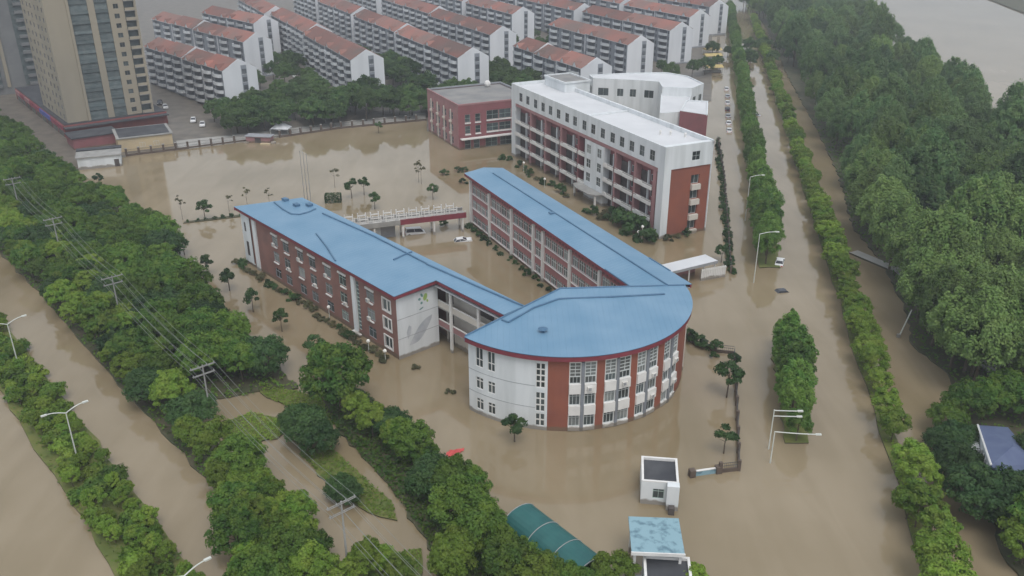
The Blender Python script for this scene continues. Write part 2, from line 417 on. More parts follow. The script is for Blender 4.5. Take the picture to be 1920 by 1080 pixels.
# footpath through the trees
pp = [g(*p) for p in [(1600, 474), (1690, 512), (1760, 590), (1830, 672), (1925, 748)]]
pm = MB()
for a, b in zip(pp[:-1], pp[1:]):
    a, b = Vector(a), Vector(b); nrm = Vector((-(b - a).y, (b - a).x)).normalized() * 1.3
    pm.prism([tuple(a - nrm), tuple(b - nrm), tuple(b + nrm), tuple(a + nrm)], -1, .36, 'earth', mtop='pale_path')
tag(pm.build('footpath'), kind='structure')

# ------------------------------------------------------------ school: east wing, curved front, west wing
def proj(x, y, z):
    yf = y * math.cos(PITCH) - (z - CAM_H) * math.sin(PITCH); zu = y * math.sin(PITCH) + (z - CAM_H) * math.cos(PITCH)
    return 960 + FOC * x / yf, 540 - FOC * zu / yf
def solve(fn, target, lo, hi):
    for _ in range(40):
        m = (lo + hi) / 2
        if fn(m) < target: lo = m
        else: hi = m
    return (lo + hi) / 2

EAVE = 12.4
# ---- east wing
W0 = (-143.0, 79.4)
ew = thing('classroom_wing', 'long classroom wing with blue ridged roof and white pilasters facing the flooded courtyard', 'school building', ab(*W0), ANG_A)
def ls(s): return s - W0[0]
def lt(t): return t - W0[1]
XA, XB, YA, YB = ls(-179.8), ls(-107.2), lt(75.5), lt(83.4)
pil = [ls(s) for s in (-179.6, -169, -157.5, -147.1, -142.8, -131.8, -120.9, -109)]
Fw, Lw = facade((XA, YA), (XB, YA))
holes, wins = [], []
for a, b in zip(pil[:-1], pil[1:]):
    a += .45; b -= .45; n = max(1, round((b - a) / 2.55)); w = (b - a) / n
    for z0, z1 in ((.9, 2.7), (4.5, 6.5), (8.0, 10.1)):
        for i in range(n):
            holes.append((a + i * w + .08 - XA, a + (i + 1) * w - .08 - XA, z0, z1)); wins.append(holes[-1])
m = MB(); m.wall(Lw, 10.35, holes, 'brick_rose', Fw, z0=-1)
m.box(XA, XB, YA + .02, YA + .35, 10.35, 11.8, 'brick_plum')
Fe, Le = facade((XB, YB), (XA, YB)); m.wall(Le, 11.8, [], 'brick_pink', Fe, z0=-1)
Fn, Ln = facade((XA, YB), (XA, YA)); m.wall(Ln, 11.8, [], 'cream_wall', Fn, z0=-1)
m.build('wall', ew)
for h in wins: window(ew, Fw, h[0], h[2], h[1] - h[0], h[3] - h[2], 3, 2, gl='glass_pale', transom=.68)
m = MB()
for z in (.72, 4.3, 7.8): m.box(XA + .2, XB, YA - .22, YA - .003, z, z + .16, 'white_trim')
m.build('sill_band', ew)
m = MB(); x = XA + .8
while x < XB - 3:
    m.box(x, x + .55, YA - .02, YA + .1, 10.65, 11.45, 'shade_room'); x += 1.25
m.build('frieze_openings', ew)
pm_ = MB().box(-.3, .3, -.5, .05, -1, 10.9, 'white_trim').mesh('pilaster')
for p in pil[:-1]: inst('pilaster', pm_, ew, T(p, YA))
for z in (1.2, 4.6, 8.1):
    window(ew, Fn, 2.0, z, 1.6, 1.7, 2, 2, rec=-.02); window(ew, Fn, 5.0, z, 1.6, 1.7, 2, 2, rec=-.02)
def roof_gable(parent, x0, x1, y0, y1, ze, zr, mname, fascia='maroon', fh=.65, th=.12):
    ym = (y0 + y1) / 2; m = MB()
    m.add([(x0, y0, ze), (x1, y0, ze), (x1, ym, zr), (x0, ym, zr), (x0, y1, ze), (x1, y1, ze)], [(0, 1, 2, 3), (3, 2, 5, 4)], mname)
    m.add([(x0, y0, ze - th), (x1, y0, ze - th), (x1, ym, zr - th), (x0, ym, zr - th), (x0, y1, ze - th), (x1, y1, ze - th)], [(3, 2, 1, 0), (4, 5, 2, 3)], mname)
    m.add([(x0, y0, ze), (x0, ym, zr), (x0, y1, ze), (x0, y0, ze - th), (x0, ym, zr - th), (x0, y1, ze - th)], [(0, 1, 4, 3), (1, 2, 5, 4)], mname)
    m.add([(x1, y0, ze), (x1, ym, zr), (x1, y1, ze), (x1, y0, ze - th), (x1, ym, zr - th), (x1, y1, ze - th)], [(3, 4, 1, 0), (4, 5, 2, 1)], mname)
    r = m.build('roof', parent)
    f = MB(); f.box(x0 + .02, x1, y0 + .02, y0 + .3, ze - fh, ze - .02, fascia); f.box(x0 + .02, x1, y1 - .3, y1 - .02, ze - fh, ze - .02, fascia)
    f.box(x0 + .02, x0 + .3, y0 + .3, y1 - .3, ze - fh, ze - .02, fascia)
    f.box(x0 + .3, x1, y0 + .3, y1 - .3, ze - fh, ze - fh + .08, 'grey_trim')
    f.build('fascia', parent)
    return r
r = roof_gable(ew, ls(-181.3), ls(-106.4), lt(74.4), lt(84.4), EAVE, EAVE + .75, 'blue_roof')
m = MB(); ym = lt(79.4); m.tube((ls(-176), ym, EAVE + .8), (ls(-106.5), ym, EAVE + .8), .16, 'roof_pipe')
m.box(ls(-146.5), ls(-145.5), ym - 1.1, ym, EAVE + .7, EAVE + .92, 'roof_pipe')
m.build('ridge_pipe', r)
m = MB(); m.tube((ls(-118), lt(74.5), EAVE + .04), (ls(-107), lt(74.5), EAVE + .04), .12, 'roof_pipe')
m.tube((ls(-119), lt(84.3), EAVE + .04), (ls(-112.5), lt(84.3), EAVE + .04), .16, 'roof_pipe')
m.box(ls(-181.4), ls(-181.1), lt(76.9), lt(77.6), EAVE - .1, EAVE + .35, 'roof_pipe')
m.build('gutter', r)

# ---- curved front block
CX, CY, CR = 7.84, 127.59, 20.4
fb = thing('curved_school_block', 'half-round school block with blue fan-shaped roof, white and red-brown curved front', 'school building', (CX, CY), 0)
TH0, TH1 = R(-134.6), R(9)
def arc(th, r=CR): return (r * math.cos(th), r * math.sin(th))
def th_u(u): return solve(lambda t: proj(CX + CR * math.cos(t), CY + CR * math.sin(t), 0)[0], u, R(-136), R(-8))
def seg(u0, u1): return facade(arc(th_u(u0)), arc(th_u(u1)))
HW = 12.1
# white stretch
wb = [None, 886, 893, 908, 914.5, 930, 942, 955, 968, 981, 994, 1002.5, 1021.5, 1025]
m = MB(); wl_ = []
pts = [arc(TH0)] + [arc(th_u(u)) for u in wb[1:]]
for i in range(len(pts) - 1):
    F_, L_ = facade(pts[i], pts[i + 1]); hs_ = []
    u0 = wb[i]
    if u0 in (893, 914.5): hs_ = [(.12, L_ - .12, .95, 2.85), (.12, L_ - .12, 4.55, 6.5), (.12, L_ - .12, 8.3, 11.5)]
    if u0 == 1002.5: hs_ = [(.1, L_ - .1, .7, 2.8), (.1, L_ - .1, 3.2, 6.4), (.1, L_ - .1, 7.2, 11.2)]
    m.wall(L_, HW, hs_, 'white_wall', F_, z0=-1)
    for h in hs_: wl_.append((F_, h, u0))
m.build('white_wall', fb)
for F_, h, u0 in wl_:
    hh = h[3] - h[2]
    if u0 == 1002.5: window(fb, F_, h[0], h[2], h[1] - h[0], hh, 2, {2: 2, 3: 3, 4: 4}[round(hh)], fr='white_trim', bar=.2)
    else: window(fb, F_, h[0], h[2], h[1] - h[0], hh, 2, 3, fr='white_trim', bar=.13, transom=(.72 if hh < 2.5 else .4))
m = MB()
for z in (3.75, 7.4):
    for i in range(len(pts) - 3):
        F_, L_ = facade(pts[i], pts[i + 1])
        m.box(0, L_, -.03, -.003, z, z + .07, 'grey_trim', F_)
m.build('groove_line', fb)
# brick and bays
brick = [(1025, 1038), (1038, 1051), (1051, 1064), (1114, 1129), (1176, 1188), (1225, 1237), (1262, 1272)]
halves = [(1064, 1086), (1092, 1114), (1129, 1150), (1155, 1176), (1188, 1204), (1209, 1225), (1237, 1248), (1252, 1262)]
cols_ = [(1086, 1092), (1150, 1155), (1204, 1209), (1248, 1252)]
m = MB()
for a, b in brick:
    F_, L_ = seg(a, b); m.wall(L_, HW, [], 'brick_red', F_, z0=-1)
tt = [th_u(1272) + (TH1 - th_u(1272)) * k / 4 for k in range(5)]
for a, b in zip(tt[:-1], tt[1:]):
    F_, L_ = facade(arc(a), arc(b)); m.wall(L_, HW, [], 'brick_red', F_, z0=-1)
F_, L_ = facade((0, 0), arc(TH0)); m.wall(L_, HW, [], 'brick_pink', F_, z0=-1)
F_, L_ = facade(arc(TH1), (0, 0)); m.wall(L_, HW, [], 'cream_wall', F_, z0=-1)
m.build('brick_wall', fb)
for a, b in cols_:
    F_, L_ = seg(a, b); MB().box(0, L_, -.2, .3, -1, HW - .55, 'pipe_grey', F_).build('column', fb)
F_, L_ = facade(arc(tt[2] - .012), arc(tt[2] + .02)); MB().box(0, L_, -.25, .1, -1, HW - .3, 'cream_wall', F_).build('column', fb)
k = 0
for a, b in halves:
    F_, L_ = seg(a, b); hs_ = [(.08, L_ - .08, .85, 2.75), (.08, L_ - .08, 4.45, 6.35), (.08, L_ - .08, 8.05, 11.45)]
    MB().wall(L_, HW, hs_, 'white_trim', F_, z0=-1).build('bay_wall', fb)
    for j, h in enumerate(hs_):
        gl = 'glass' if (k + j) % 3 else 'glass_pale'
        if j == 2:
            window(fb, F_, h[0], h[2] + 1.15, h[1] - h[0], 2.25, 2, 4, gl='glass_pale', bar=.1); window(fb, F_, h[0], h[2], h[1] - h[0], 1.12, 3, 1, gl=gl)
        else: window(fb, F_, h[0], h[2], h[1] - h[0], h[3] - h[2], 3, 1, gl=gl, transom=.78)
    for z0, z1 in ((.12, .8), (2.82, 4.4), (6.42, 8.0)):
        MB().box(.02, L_ - .02, -.16 if z0 < 1 else -.28, -.004, z0, z1, 'white_trim', F_).build('spandrel', fb)
    if k in (1, 3): ac_unit(fb, F_ @ T(0, -.28), .4, 7.0)
    if k in (5, 7): ac_unit(fb, F_ @ T(0, -.28), .5, 6.75); ac_unit(fb, F_ @ T(0, -.28), .5, 3.1)
    k += 1
# roof fan
RE, RZ, RC = CR + .75, 12.85, 13.75
n = 44; ths = [TH0 + (TH1 - TH0) * i / n for i in range(n + 1)]
m = MB()
vs = [(0, 0, RC)] + [(*arc(t, RE), RZ) for t in ths]
m.add(vs, [(0, i + 1, i + 2) for i in range(n)], 'blue_roof')
vs2 = [(*arc(t, RE), RZ) for t in ths] + [(*arc(t, RE), RZ - .1) for t in ths]
m.add(vs2, [(n + 1 + i, n + 2 + i, i + 1, i) for i in range(n)], 'roof_pipe')
e0, e1 = arc(TH0, RE), arc(TH1, RE)
m.quad((0, 0, RC), (*e0, RZ), (*e0, RZ - .7), (0, 0, RC - .9), 'blue_roof'); m.quad((*e1, RZ), (0, 0, RC), (0, 0, RC - .9), (*e1, RZ - .7), 'blue_roof')
fr_ = m.build('roof', fb)
m = MB(); ra, rb = RE - .06, CR - .4
for i in range(n):
    p = [arc(ths[i], ra), arc(ths[i + 1], ra), arc(ths[i + 1], rb), arc(ths[i], rb)]
    m.prism(p, 12.0, RZ - .1, 'maroon')
m.build('fascia', fb)
def onfan(u, v, dz=.12):
    z = 13.3
    for _ in range(6):
        x, y = g(u, v, z); rr = math.hypot(x - CX, y - CY); z = RC + (RZ - RC) * min(1, rr / RE) + dz
    return (x - CX, y - CY, z)
m = MB(); m.path([onfan(*p) for p in [(1246, 551), (1150, 556), (1048, 560), (1000, 577), (953, 604), (941, 599)]], .15, 'roof_pipe')
m.path([(0, 0, RC + .05), (*arc(TH1, RE - .2), RZ + .08)], .14, 'roof_pipe')
m.path([(0, 0, RC + .05), (*arc(TH0, RE - .2), RZ + .08)], .14, 'roof_pipe')
m.build('ridge_pipe', fr_)
p = onfan(1018, 622, 0); m = MB(); m.tube(p, (p[0], p[1], p[2] + .55), .28, 'roof_pipe', 8); m.tube((p[0], p[1], p[2] + .5), (p[0], p[1], p[2] + .75), .75, 'roof_pipe', 10, .15)
m.build('roof_ventilator', fr_)

# ---- west wing
V0 = (-135.0, 77.5)
ww = thing('brick_wing', 'three-storey red brick school wing with wide blue roof and white mural end wall', 'school building', cd(*V0), ANG_C)
def lc(s): return s - V0[0]
def ld(t): return t - V0[1]
SA, SB, DA, DB, DL = lc(-166.3), lc(-109.2), ld(70.5), ld(81.7), ld(79.0)
SE = lc(-90.9)
Fo, Lo = facade((SA, DA), (SB, DA))
def sc_u(u, v, z):
    x, y = g(u, v, z); return x * Cc.x + y * Cc.y
cols = [lc(solve(lambda s: proj(*cd(s, 70.5), 10.2)[0], u, -172, -105)) for u in (514, 534.5, 561.5, 584, 613, 641, 693)]
last = lc(solve(lambda s: proj(*cd(s, 70.5), 9)[0], 725, -172, -105))
strip_x = lc(solve(lambda s: proj(*cd(s, 70.5), 9)[0], 663, -172, -105))
holes = []; spec = []
for i, c in enumerate(cols):
    for z0, z1 in ((1.1, 3.1), (4.6, 6.7), (8.1, 10.15)):
        h = (c - 1.2 - SA, c + 1.2 - SA, z0, z1); holes.append(h); spec.append((i, h))
lasth = [(last - 1.15 - SA, last + 1.15 - SA, z0, z1) for z0, z1 in ((1.2, 3.3), (4.7, 6.8), (8.2, 10.3))]
glz = (strip_x + .75 - SA, strip_x + 1.75 - SA, 1.2, 10.6)
m = MB(); m.wall(Lo, 11.8, holes + lasth + [glz], 'brick_dark', Fo, z0=-1)
Fc, Lc = facade((SE, DB), (SA + 4.6, DB)); m.wall(Lc, 11.8, [], 'brick_dark', Fc, z0=-1)
Ff, Lf = facade((SA + 4.6, DB), (SA, DA)); m.wall(Lf, 11.8, [], 'brick_dark', Ff, z0=-1)
m.build('wall', ww)
for i, h in spec:
    window(ww, Fo, h[0], h[2], h[1] - h[0], h[3] - h[2], 2, 2, fr='frame_green' if i == 5 else 'grey_trim', gl='glass' if (i + int(h[2])) % 2 else 'glass_pale', transom=.7)
for h in lasth:
    window(ww, Fo, h[0], h[2], h[1] - h[0], h[3] - h[2], 2, 1, fr='white_trim', bar=.28)
    b = MB()
    for q in ((h[0] - .22, h[1] + .22, h[2] - .22, h[2]), (h[0] - .22, h[1] + .22, h[3], h[3] + .22), (h[0] - .22, h[0], h[2], h[3]), (h[1], h[1] + .22, h[2], h[3])):
        b.box(q[0], q[1], -.12, -.003, q[2], q[3], 'white_trim', Fo)
    b.build('window_surround', ww)
window(ww, Fo, glz[0], glz[2], glz[1] - glz[0], glz[3] - glz[2], 1, 12, fr='frame_green', bar=.14)
lint = MB().box(-1.35, 1.35, -.2, -.003, 0, .34, 'white_trim').mesh('lintel'); ledge = MB().box(-.9, 1.1, -.26, -.003, 0, .2, 'white_trim').mesh('ledge')
for i, c in enumerate(cols):
    inst('lintel', lint, ww, Fo @ T(c - SA, 0, 10.25))
    for z in (4.25, 7.75):
        inst('ledge', ledge, ww, Fo @ T(c - SA + (.3 if i % 2 else -.2), 0, z))
        if (i + int(z)) % 2 or i == 6: ac_unit(ww, Fo @ T(0, -.02), c - SA + (.2 if i % 2 else -1.0), z + .18)
MB().box(strip_x - .35 - SA, strip_x + .75 - SA, -.35, -.003, -.8, 11.3, 'white_wall', Fo).box(strip_x - .35 - SA, strip_x + 2.2 - SA, -.9, -.36, .4, .7, 'white_trim', Fo).build('pilaster', ww)
MB().box(5.2, 6.6, -.3, -.003, -.8, 11.2, 'white_wall', Fo).build('pilaster', ww)
m = MB(); m.wall(3.9, 11.2, [(1.2, 1.9, 7.6, 9.6), (1.3, 2.4, 2.2, 5.4)], 'white_wall', Fo @ T(.15, -.22), z0=.8, depth=.2, mr='shade_room')
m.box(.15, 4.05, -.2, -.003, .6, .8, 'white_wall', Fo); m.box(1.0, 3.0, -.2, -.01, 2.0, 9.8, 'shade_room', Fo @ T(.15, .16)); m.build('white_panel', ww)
# mural end wall
Fm, Lm = facade((SB, DA), (SB, DL))
m = MB(); m.wall(Lm, 11.8, [], 'white_wall', Fm, z0=-1)
m.build('mural_wall', ww)
def flat(pts2, mname, dy=-.006): return MB(Fm).add([(x, dy, z) for x, z in pts2], [tuple(range(len(pts2)))], mname)
sw = [(2.2 + 5.0 * t, 2.0 + 4.3 * t + 1.1 * math.sin(t * 3.14)) for t in [i / 12 for i in range(13)]]
sw2 = [(2.2 + 5.2 * t, 2.0 + 4.3 * t - 1.5 * math.sin(t * 3.14)) for t in [i / 12 for i in range(12, -1, -1)]]
mu = flat(sw + sw2[1:-1], 'mural_grey')
mu.add([(x, -.006, z) for x, z in [(2.0, 3.2), (2.7, 4.3), (2.8, 5.4), (2.3, 5.8), (1.8, 4.6)]], [(0, 1, 2, 3, 4)], 'mural_grey')
mu.build('mural', ww)
def disc(cx, cz, rx, rz, a=0, n=10):
    return [(cx + rx * math.cos(t) * math.cos(a) - rz * math.sin(t) * math.sin(a), cz + rx * math.cos(t) * math.sin(a) + rz * math.sin(t) * math.cos(a)) for t in [2 * math.pi * i / n for i in range(n)]]
lg = MB(Fm)
for d_, mn in ((disc(5.9, 10.0, .42, .7, -.3), 'logo_green'), (disc(5.2, 10.5, .22, .4, .5), 'logo_teal'), (disc(4.7, 9.9, .28, .25), 'logo_teal'), (disc(5.1, 9.1, .25, .25), 'logo_teal'), (disc(6.3, 9.2, .2, .3, .4), 'logo_green'), (disc(5.0, 8.1, .5, .14, .3), 'logo_teal')):
    lg.add([(x, -.008, z) for x, z in d_], [tuple(range(len(d_)))], mn)
lg.build('emblem', ww)
m = MB()
for z in (3.75, 7.4): m.box(0, Lm, -.03, -.003, z, z + .07, 'grey_trim', Fm)
m.build('groove_line', ww)
# open link galleries towards the curved block
Fg, Lg = facade((SB, DL), (SE, DL))
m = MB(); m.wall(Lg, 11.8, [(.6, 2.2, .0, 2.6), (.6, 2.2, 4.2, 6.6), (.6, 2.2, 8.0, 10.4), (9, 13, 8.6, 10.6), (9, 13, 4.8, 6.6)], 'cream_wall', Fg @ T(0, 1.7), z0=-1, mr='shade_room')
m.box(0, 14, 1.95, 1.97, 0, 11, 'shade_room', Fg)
m.build('gallery_wall', ww)
m = MB()
for z in (3.6, 7.2): m.box(0, Lg - .02, 0, 1.69, z, z + .25, 'concrete', Fg)
m.box(0, Lg - .02, 0, 1.69, 11.4, 11.6, 'concrete', Fg)
m.build('gallery_floor', ww)
for z in (3.86, 7.46): MB().box(.02, Lg - .05, .02, .2, z, z + 1.1, 'cream_wall' if z > 5 else 'brick_pink', Fg).box(.02, Lg - .05, -.05, .25, z + 1.1, z + 1.2, 'white_trim', Fg).build('parapet', ww)
for u in (3.6, 11.0): MB().box(u, u + .55, -.35, -.02, -1, 11.3, 'white_trim', Fg).build('column', ww)
# roof
def rz(td): return EAVE + .05 * (td - 69.6)
RP = [(-167.6, 69.7), (-108.4, 69.7), (-108.4, 78.2), (-90.9, 78.2), (-90.9, 82.5), (-161.6, 82.5)]
rp = [(lc(a), ld(b)) for a, b in RP]; zz = [rz(b) for a, b in RP]
m = MB(); m.prism(rp, [z - .12 for z in zz], zz, 'blue_roof'); wr = m.build('roof', ww)
m = MB()
for i in (0, 1, 2, 4, 5):
    a, b = Vector(rp[i]), Vector(rp[(i + 1) % 6]); za, zb = zz[i] - .12, zz[(i + 1) % 6] - .12
    nrm = Vector((-(b - a).y, (b - a).x)).normalized(); a1, b1 = a + nrm * .05, b + nrm * .05; a2, b2 = a + nrm * .4, b + nrm * .4
    m.add([(*a1, za - .6), (*b1, zb - .6), (*b2, zb - .6), (*a2, za - .6), (*a1, za), (*b1, zb), (*b2, zb), (*a2, za)], [(3, 2, 1, 0), (4, 5, 6, 7), (0, 1, 5, 4), (2, 3, 7, 6), (1, 2, 6, 5), (3, 0, 4, 7)], 'maroon')
m.prism([(x * .985 + .2, y * .9 - .1) for x, y in rp], 11.62, 11.7, 'grey_trim')
m.build('fascia', ww)
wi = Matrix.Rotation(-ANG_C, 4, 'Z') @ T(-cd(*V0)[0], -cd(*V0)[1])
def onroof(u, v, dz=.1):
    z = 12.8
    for _ in range(6):
        x, y = g(u, v, z); z = rz(x * Dd.x + y * Dd.y) + dz
    return wi @ Vector((x, y, z))
for path_ in ([(514, 379), (530, 392), (546, 401), (562, 402), (580, 397), (592, 391)], [(593, 438), (612, 462), (629, 489)], [(738, 487), (755, 479), (772, 472)], [(800, 495), (905, 541), (992, 578)], [(605, 400), (700, 442), (800, 494)]):
    MB().path([onroof(*p) for p in path_], .17, 'roof_pipe').build('roof_pipe', wr)
for p in [(535, 376), (580, 386), (556, 386)]:
    q = onroof(*p, dz=0); MB().box(q.x - .7, q.x + .7, q.y - .5, q.y + .5, q.z, q.z + .5, 'roof_pipe').build('roof_hatch', wr)

# ------------------------------------------------------------ covered footbridge between the wings
b0, b1 = Vector(g(645, 428, 4.2)), Vector(ab(-178.0, 75.4))
b1 = Vector(g(874, 402, 4.2))
ba = math.atan2((b1 - b0).y, (b1 - b0).x); bl = (b1 - b0).length
br = thing('footbridge', 'raised footbridge with white railing frames and red beam joining the two school wings', 'footbridge', b0, ba)
MB().box(0, bl, 0, 3.2, 3.9, 4.2, 'concrete').build('deck', br)
MB().box(bl * .45, bl, -.14, -.01, 3.45, 4.6, 'maroon').box(bl * .45, bl, -.14, -.01, 4.61, 4.75, 'brick_plum').build('beam', br)
MB().box(0, bl * .45, -.14, -.01, 3.45, 4.6, 'concrete').build('beam', br)
MB().box(0, bl, 3.21, 3.34, 3.45, 4.9, 'concrete').build('beam', br)
MB().box(0.2, bl * .42, 2.2, 2.35, -1, 3.4, 'grey_trim').box(bl * .12, bl * .3, 2.1, 2.19, .6, 2.6, 'white_wall').build('shade_sheet_and_panel', br)  # grey sheet stands in for shade under the bridge, white panel before it
rf = MB(); rf.box(0, .2, 0, .2, 0, 2.0, 'white_trim'); rf.box(1.8, 2.0, 0, .2, 0, 2.0, 'white_trim')
rf.box(.2, 1.8, .04, .16, 1.3, 1.52, 'white_trim'); rf.box(.2, 1.8, .04, .16, .3, .5, 'white_trim'); rf = rf.mesh('railing_frame')
nb = int(bl / 2.95)
for i in range(nb): inst('railing_frame', rf, br, T(.6 + i * 2.95, .05, 4.21)); inst('railing_frame', rf, br, T(.6 + i * 2.95, 2.95, 4.21))
m = MB().box(0, bl, .1, .16, 4.95, 5.03, 'white_trim').box(0, bl, 3.0, 3.06, 4.95, 5.03, 'white_trim'); m.build('handrail', br)
pc = MB().box(-.2, .2, -.2, .2, -1.5, 3.44, 'white_trim').mesh('pier')
for x in (.24, .47, .73, .97):
    for y in (.3, 2.9): inst('pier', pc, br, T(bl * x, y))

# ------------------------------------------------------------ white and red dormitory
D0 = (-191.0, 117.0)
dm = thing('dormitory', 'large white flat-roofed block with red balcony bays and red end panel', 'building', ab(*D0), ANG_A)
def dx(s): return s - D0[0]
def dy(t): return t - D0[1]
X0, X1, Y0, Y1 = dx(-230.4), dx(-152.2), dy(110.2), dy(123.2)
ZB, ZT = 16.2, 21.5
Fd, Ld = facade((X0, Y0), (X1, Y0))
def xs(u, z): return dx(solve(lambda s: proj(*ab(s, 110.2), z)[0], u, -250, -140)) - X0
tops = [xs(u, 18.5) for u in (976.5, 989.5, 1004, 1018, 1032, 1047, 1063, 1078, 1095.5, 1112, 1130, 1148.5, 1166, 1184.5, 1203.5, 1223)]
th_ = [(c - 1.0, c + 1.0, 17.3, 19.7) for c in tops]
m = MB(); m.wall(Ld, ZT, th_, 'white_wall', Fd, z0=ZB)
m.wall(2.6, ZB, [], 'white_wall', Fd, z0=-1); m.wall(2.4, ZB, [], 'white_wall', Fd @ T(Ld - 2.4, 0), z0=-1)
m.quad((2.6, 0, -1), (2.6, 1.8, -1), (2.6, 1.8, ZB), (2.6, 0, ZB), 'white_wall', Fd); m.quad((Ld - 2.4, 0, -1), (Ld - 2.4, 1.8, -1), (Ld - 2.4, 1.8, ZB), (Ld - 2.4, 0, ZB), 'white_wall', Fd)
m.quad((2.6, 0, ZB), (Ld - 2.4, 0, ZB), (Ld - 2.4, 1.8, ZB), (2.6, 1.8, ZB), 'white_wall', Fd)
Fb, Lb = facade((X1, Y1), (X0, Y1)); m.wall(Lb, ZT, [], 'white_wall', Fb, z0=-1)
Fl, Ll = facade((X0, Y1), (X0, Y0)); m.wall(Ll, ZT, [], 'white_wall', Fl, z0=-1)
Fn, Ln = facade((X1, Y0), (X1, Y1))
def ys(u, z): return dy(solve(lambda t: proj(*ab(-152.2, t), z)[0], u, 105, 130)) - Y0
e0, e1, e2, e3 = ys(1256, 12), ys(1296, 12), ys(1311.5, 12), Ln - .02
m.wall(Ln, ZT, [(ys(1298, 18.5), ys(1313, 18.5), 17.6, 19.7)], 'white_wall', Fn, z0=ZB)
m.wall(e0, ZB, [], 'white_wall', Fn, z0=-1); m.box(Ln - .25, Ln, 0, .24, -1, ZB, 'white_wall', Fn)
m.build('wall', dm)
window(dm, Fn, ys(1298, 18.5), 17.6, ys(1313, 18.5) - ys(1298, 18.5), 2.1, 2, 2)
for h in th_: window(dm, Fd, h[0], h[2], 2.0, 2.4, 2, 2, fr='grey_trim', gl='glass')
# end panel
m = MB(); hs_ = [(e1, e2, z, z + 2.1) for z in (1.1, 4.75, 8.4, 12.0)]
m.wall(e3, ZB, hs_, 'brick_red', Fn @ T(0, .25), z0=-1, depth=.5); m.wall(e0, .1, [], 'white_wall', Fn, z0=0)
m.build('red_panel', dm)
for h in hs_:
    window(dm, Fn @ T(0, .25), h[0] + .02, h[2], h[1] - h[0] - .04, 2.1, 2, 1, rec=.4)
    MB().box(h[0] - .05, h[1] + .1, -.45, .24, h[2] - 1.3, h[2] - .06, 'cream_wall', Fn).build('balcony', dm)
# balcony bays on the long side
piers = [2.6] + [xs(u, 8) for u in (994, 1021.5, 1050.5, 1083)]
mid = (xs(1096, 8), xs(1131, 8))
piers2 = [xs(u, 8) for u in (1151, 1187.5)] + [Ld - 3.6]
m = MB(); m.wall(Ld - 5, ZB - .01, [], 'brick_plum', Fd @ T(2.6, 1.8), z0=-1); m.build('recess_wall', dm)
m = MB(); m.box(2.61, Ld - 2.41, .05, 1.75, 15.3, ZB - .01, 'brick_pink', Fd); m.build('beam', dm)
pw = .75
for i, p in enumerate(piers[1:] + piers2):
    mn = 'brick_plum' if i == 3 else 'brick_pink'
    w = pw if p < Ld - 5 else 1.1
    MB().box(p - w / 2, p + w / 2, .02, 1.78, -1, 15.29, mn, Fd).build('pier', dm)
def bay(a, b, floors=(3.2, 6.9, 10.6)):
    w = b - a
    for z in floors:
        k = MB(); k.box(a, b, -.25, 1.7, z, z + .22, 'concrete', Fd); k.box(a, b, -.32, -.1, z - .1, z + .72, 'white_trim', Fd)
        k.box(a, b, -.24, -.16, z + .98, z + 1.06, 'white_trim', Fd); k.box(a + w * .46, b, -.22, -.12, z + .72, z + .98, 'concrete', Fd)
        k.box(a + w * .22, a + w * .46, -.5, -.31, z + .25, z + 1.05, 'white_trim', Fd)
        k.build('balcony', dm)
    for z in (0.05,) + tuple(f + .24 for f in floors):
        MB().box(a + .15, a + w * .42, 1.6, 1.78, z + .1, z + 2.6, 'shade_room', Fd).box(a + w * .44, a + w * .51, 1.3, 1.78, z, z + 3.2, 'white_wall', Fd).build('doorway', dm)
        window(dm, Fd, a + w * .58, z + .9, w * .34, 1.6, 2, 1, rec=1.7)
edges = [(a + (pw / 2 if i else .05), b - pw / 2) for i, (a, b) in enumerate(zip(piers[:-1], piers[1:]))] + [(piers[-1] + pw / 2, mid[0] - .02)]
edges += [(mid[1] + .02, piers2[0] - pw / 2), (piers2[0] + pw / 2, piers2[1] - pw / 2), (piers2[1] + pw / 2, piers2[2] - .55)]
for a, b in edges: bay(a, b)
# white centre
mw = mid[1] - mid[0]; q = MB()
hs_ = [(.9, .9 + 2.1, z, z + 2.3) for z in (4.6, 8.2, 11.9)] + [(mw - 3.2, mw - 1.2, z + .1, z + 2.4) for z in (4.6, 8.2, 11.9)]
q.wall(mw, 15.29, hs_, 'white_wall', Fd @ T(mid[0], -.1), z0=-1); q.box(0, .02, 0, 1.9, -1, 15.29, 'white_wall', Fd @ T(mid[0], -.09)); q.box(mw - .02, mw, 0, 1.9, -1, 15.29, 'white_wall', Fd @ T(mid[0], -.09))
q.build('centre_wall', dm)
for h in hs_: window(dm, Fd @ T(mid[0], -.1), h[0], h[2], h[1] - h[0], h[3] - h[2], 2, 2, gl='glass_pale' if h[2] > 11 else 'glass')
MB().prism([(mid[0] - 2.0, -.12), (mid[0] - 1.8, -2.2), (mid[0] + 1.0, -3.3), (mid[1] - 2.0, -3.3), (mid[1] + .2, -2.2), (mid[1] + .4, -.12)], 3.0, 3.3, 'concrete', Fd).box(mid[0] - 1.5, mid[0] - 1.1, -2.2, -1.8, -1, 2.99, 'white_trim', Fd).box(mid[1] - .4, mid[1], -2.2, -1.8, -1, 2.99, 'white_trim', Fd).build('entrance_canopy', dm)
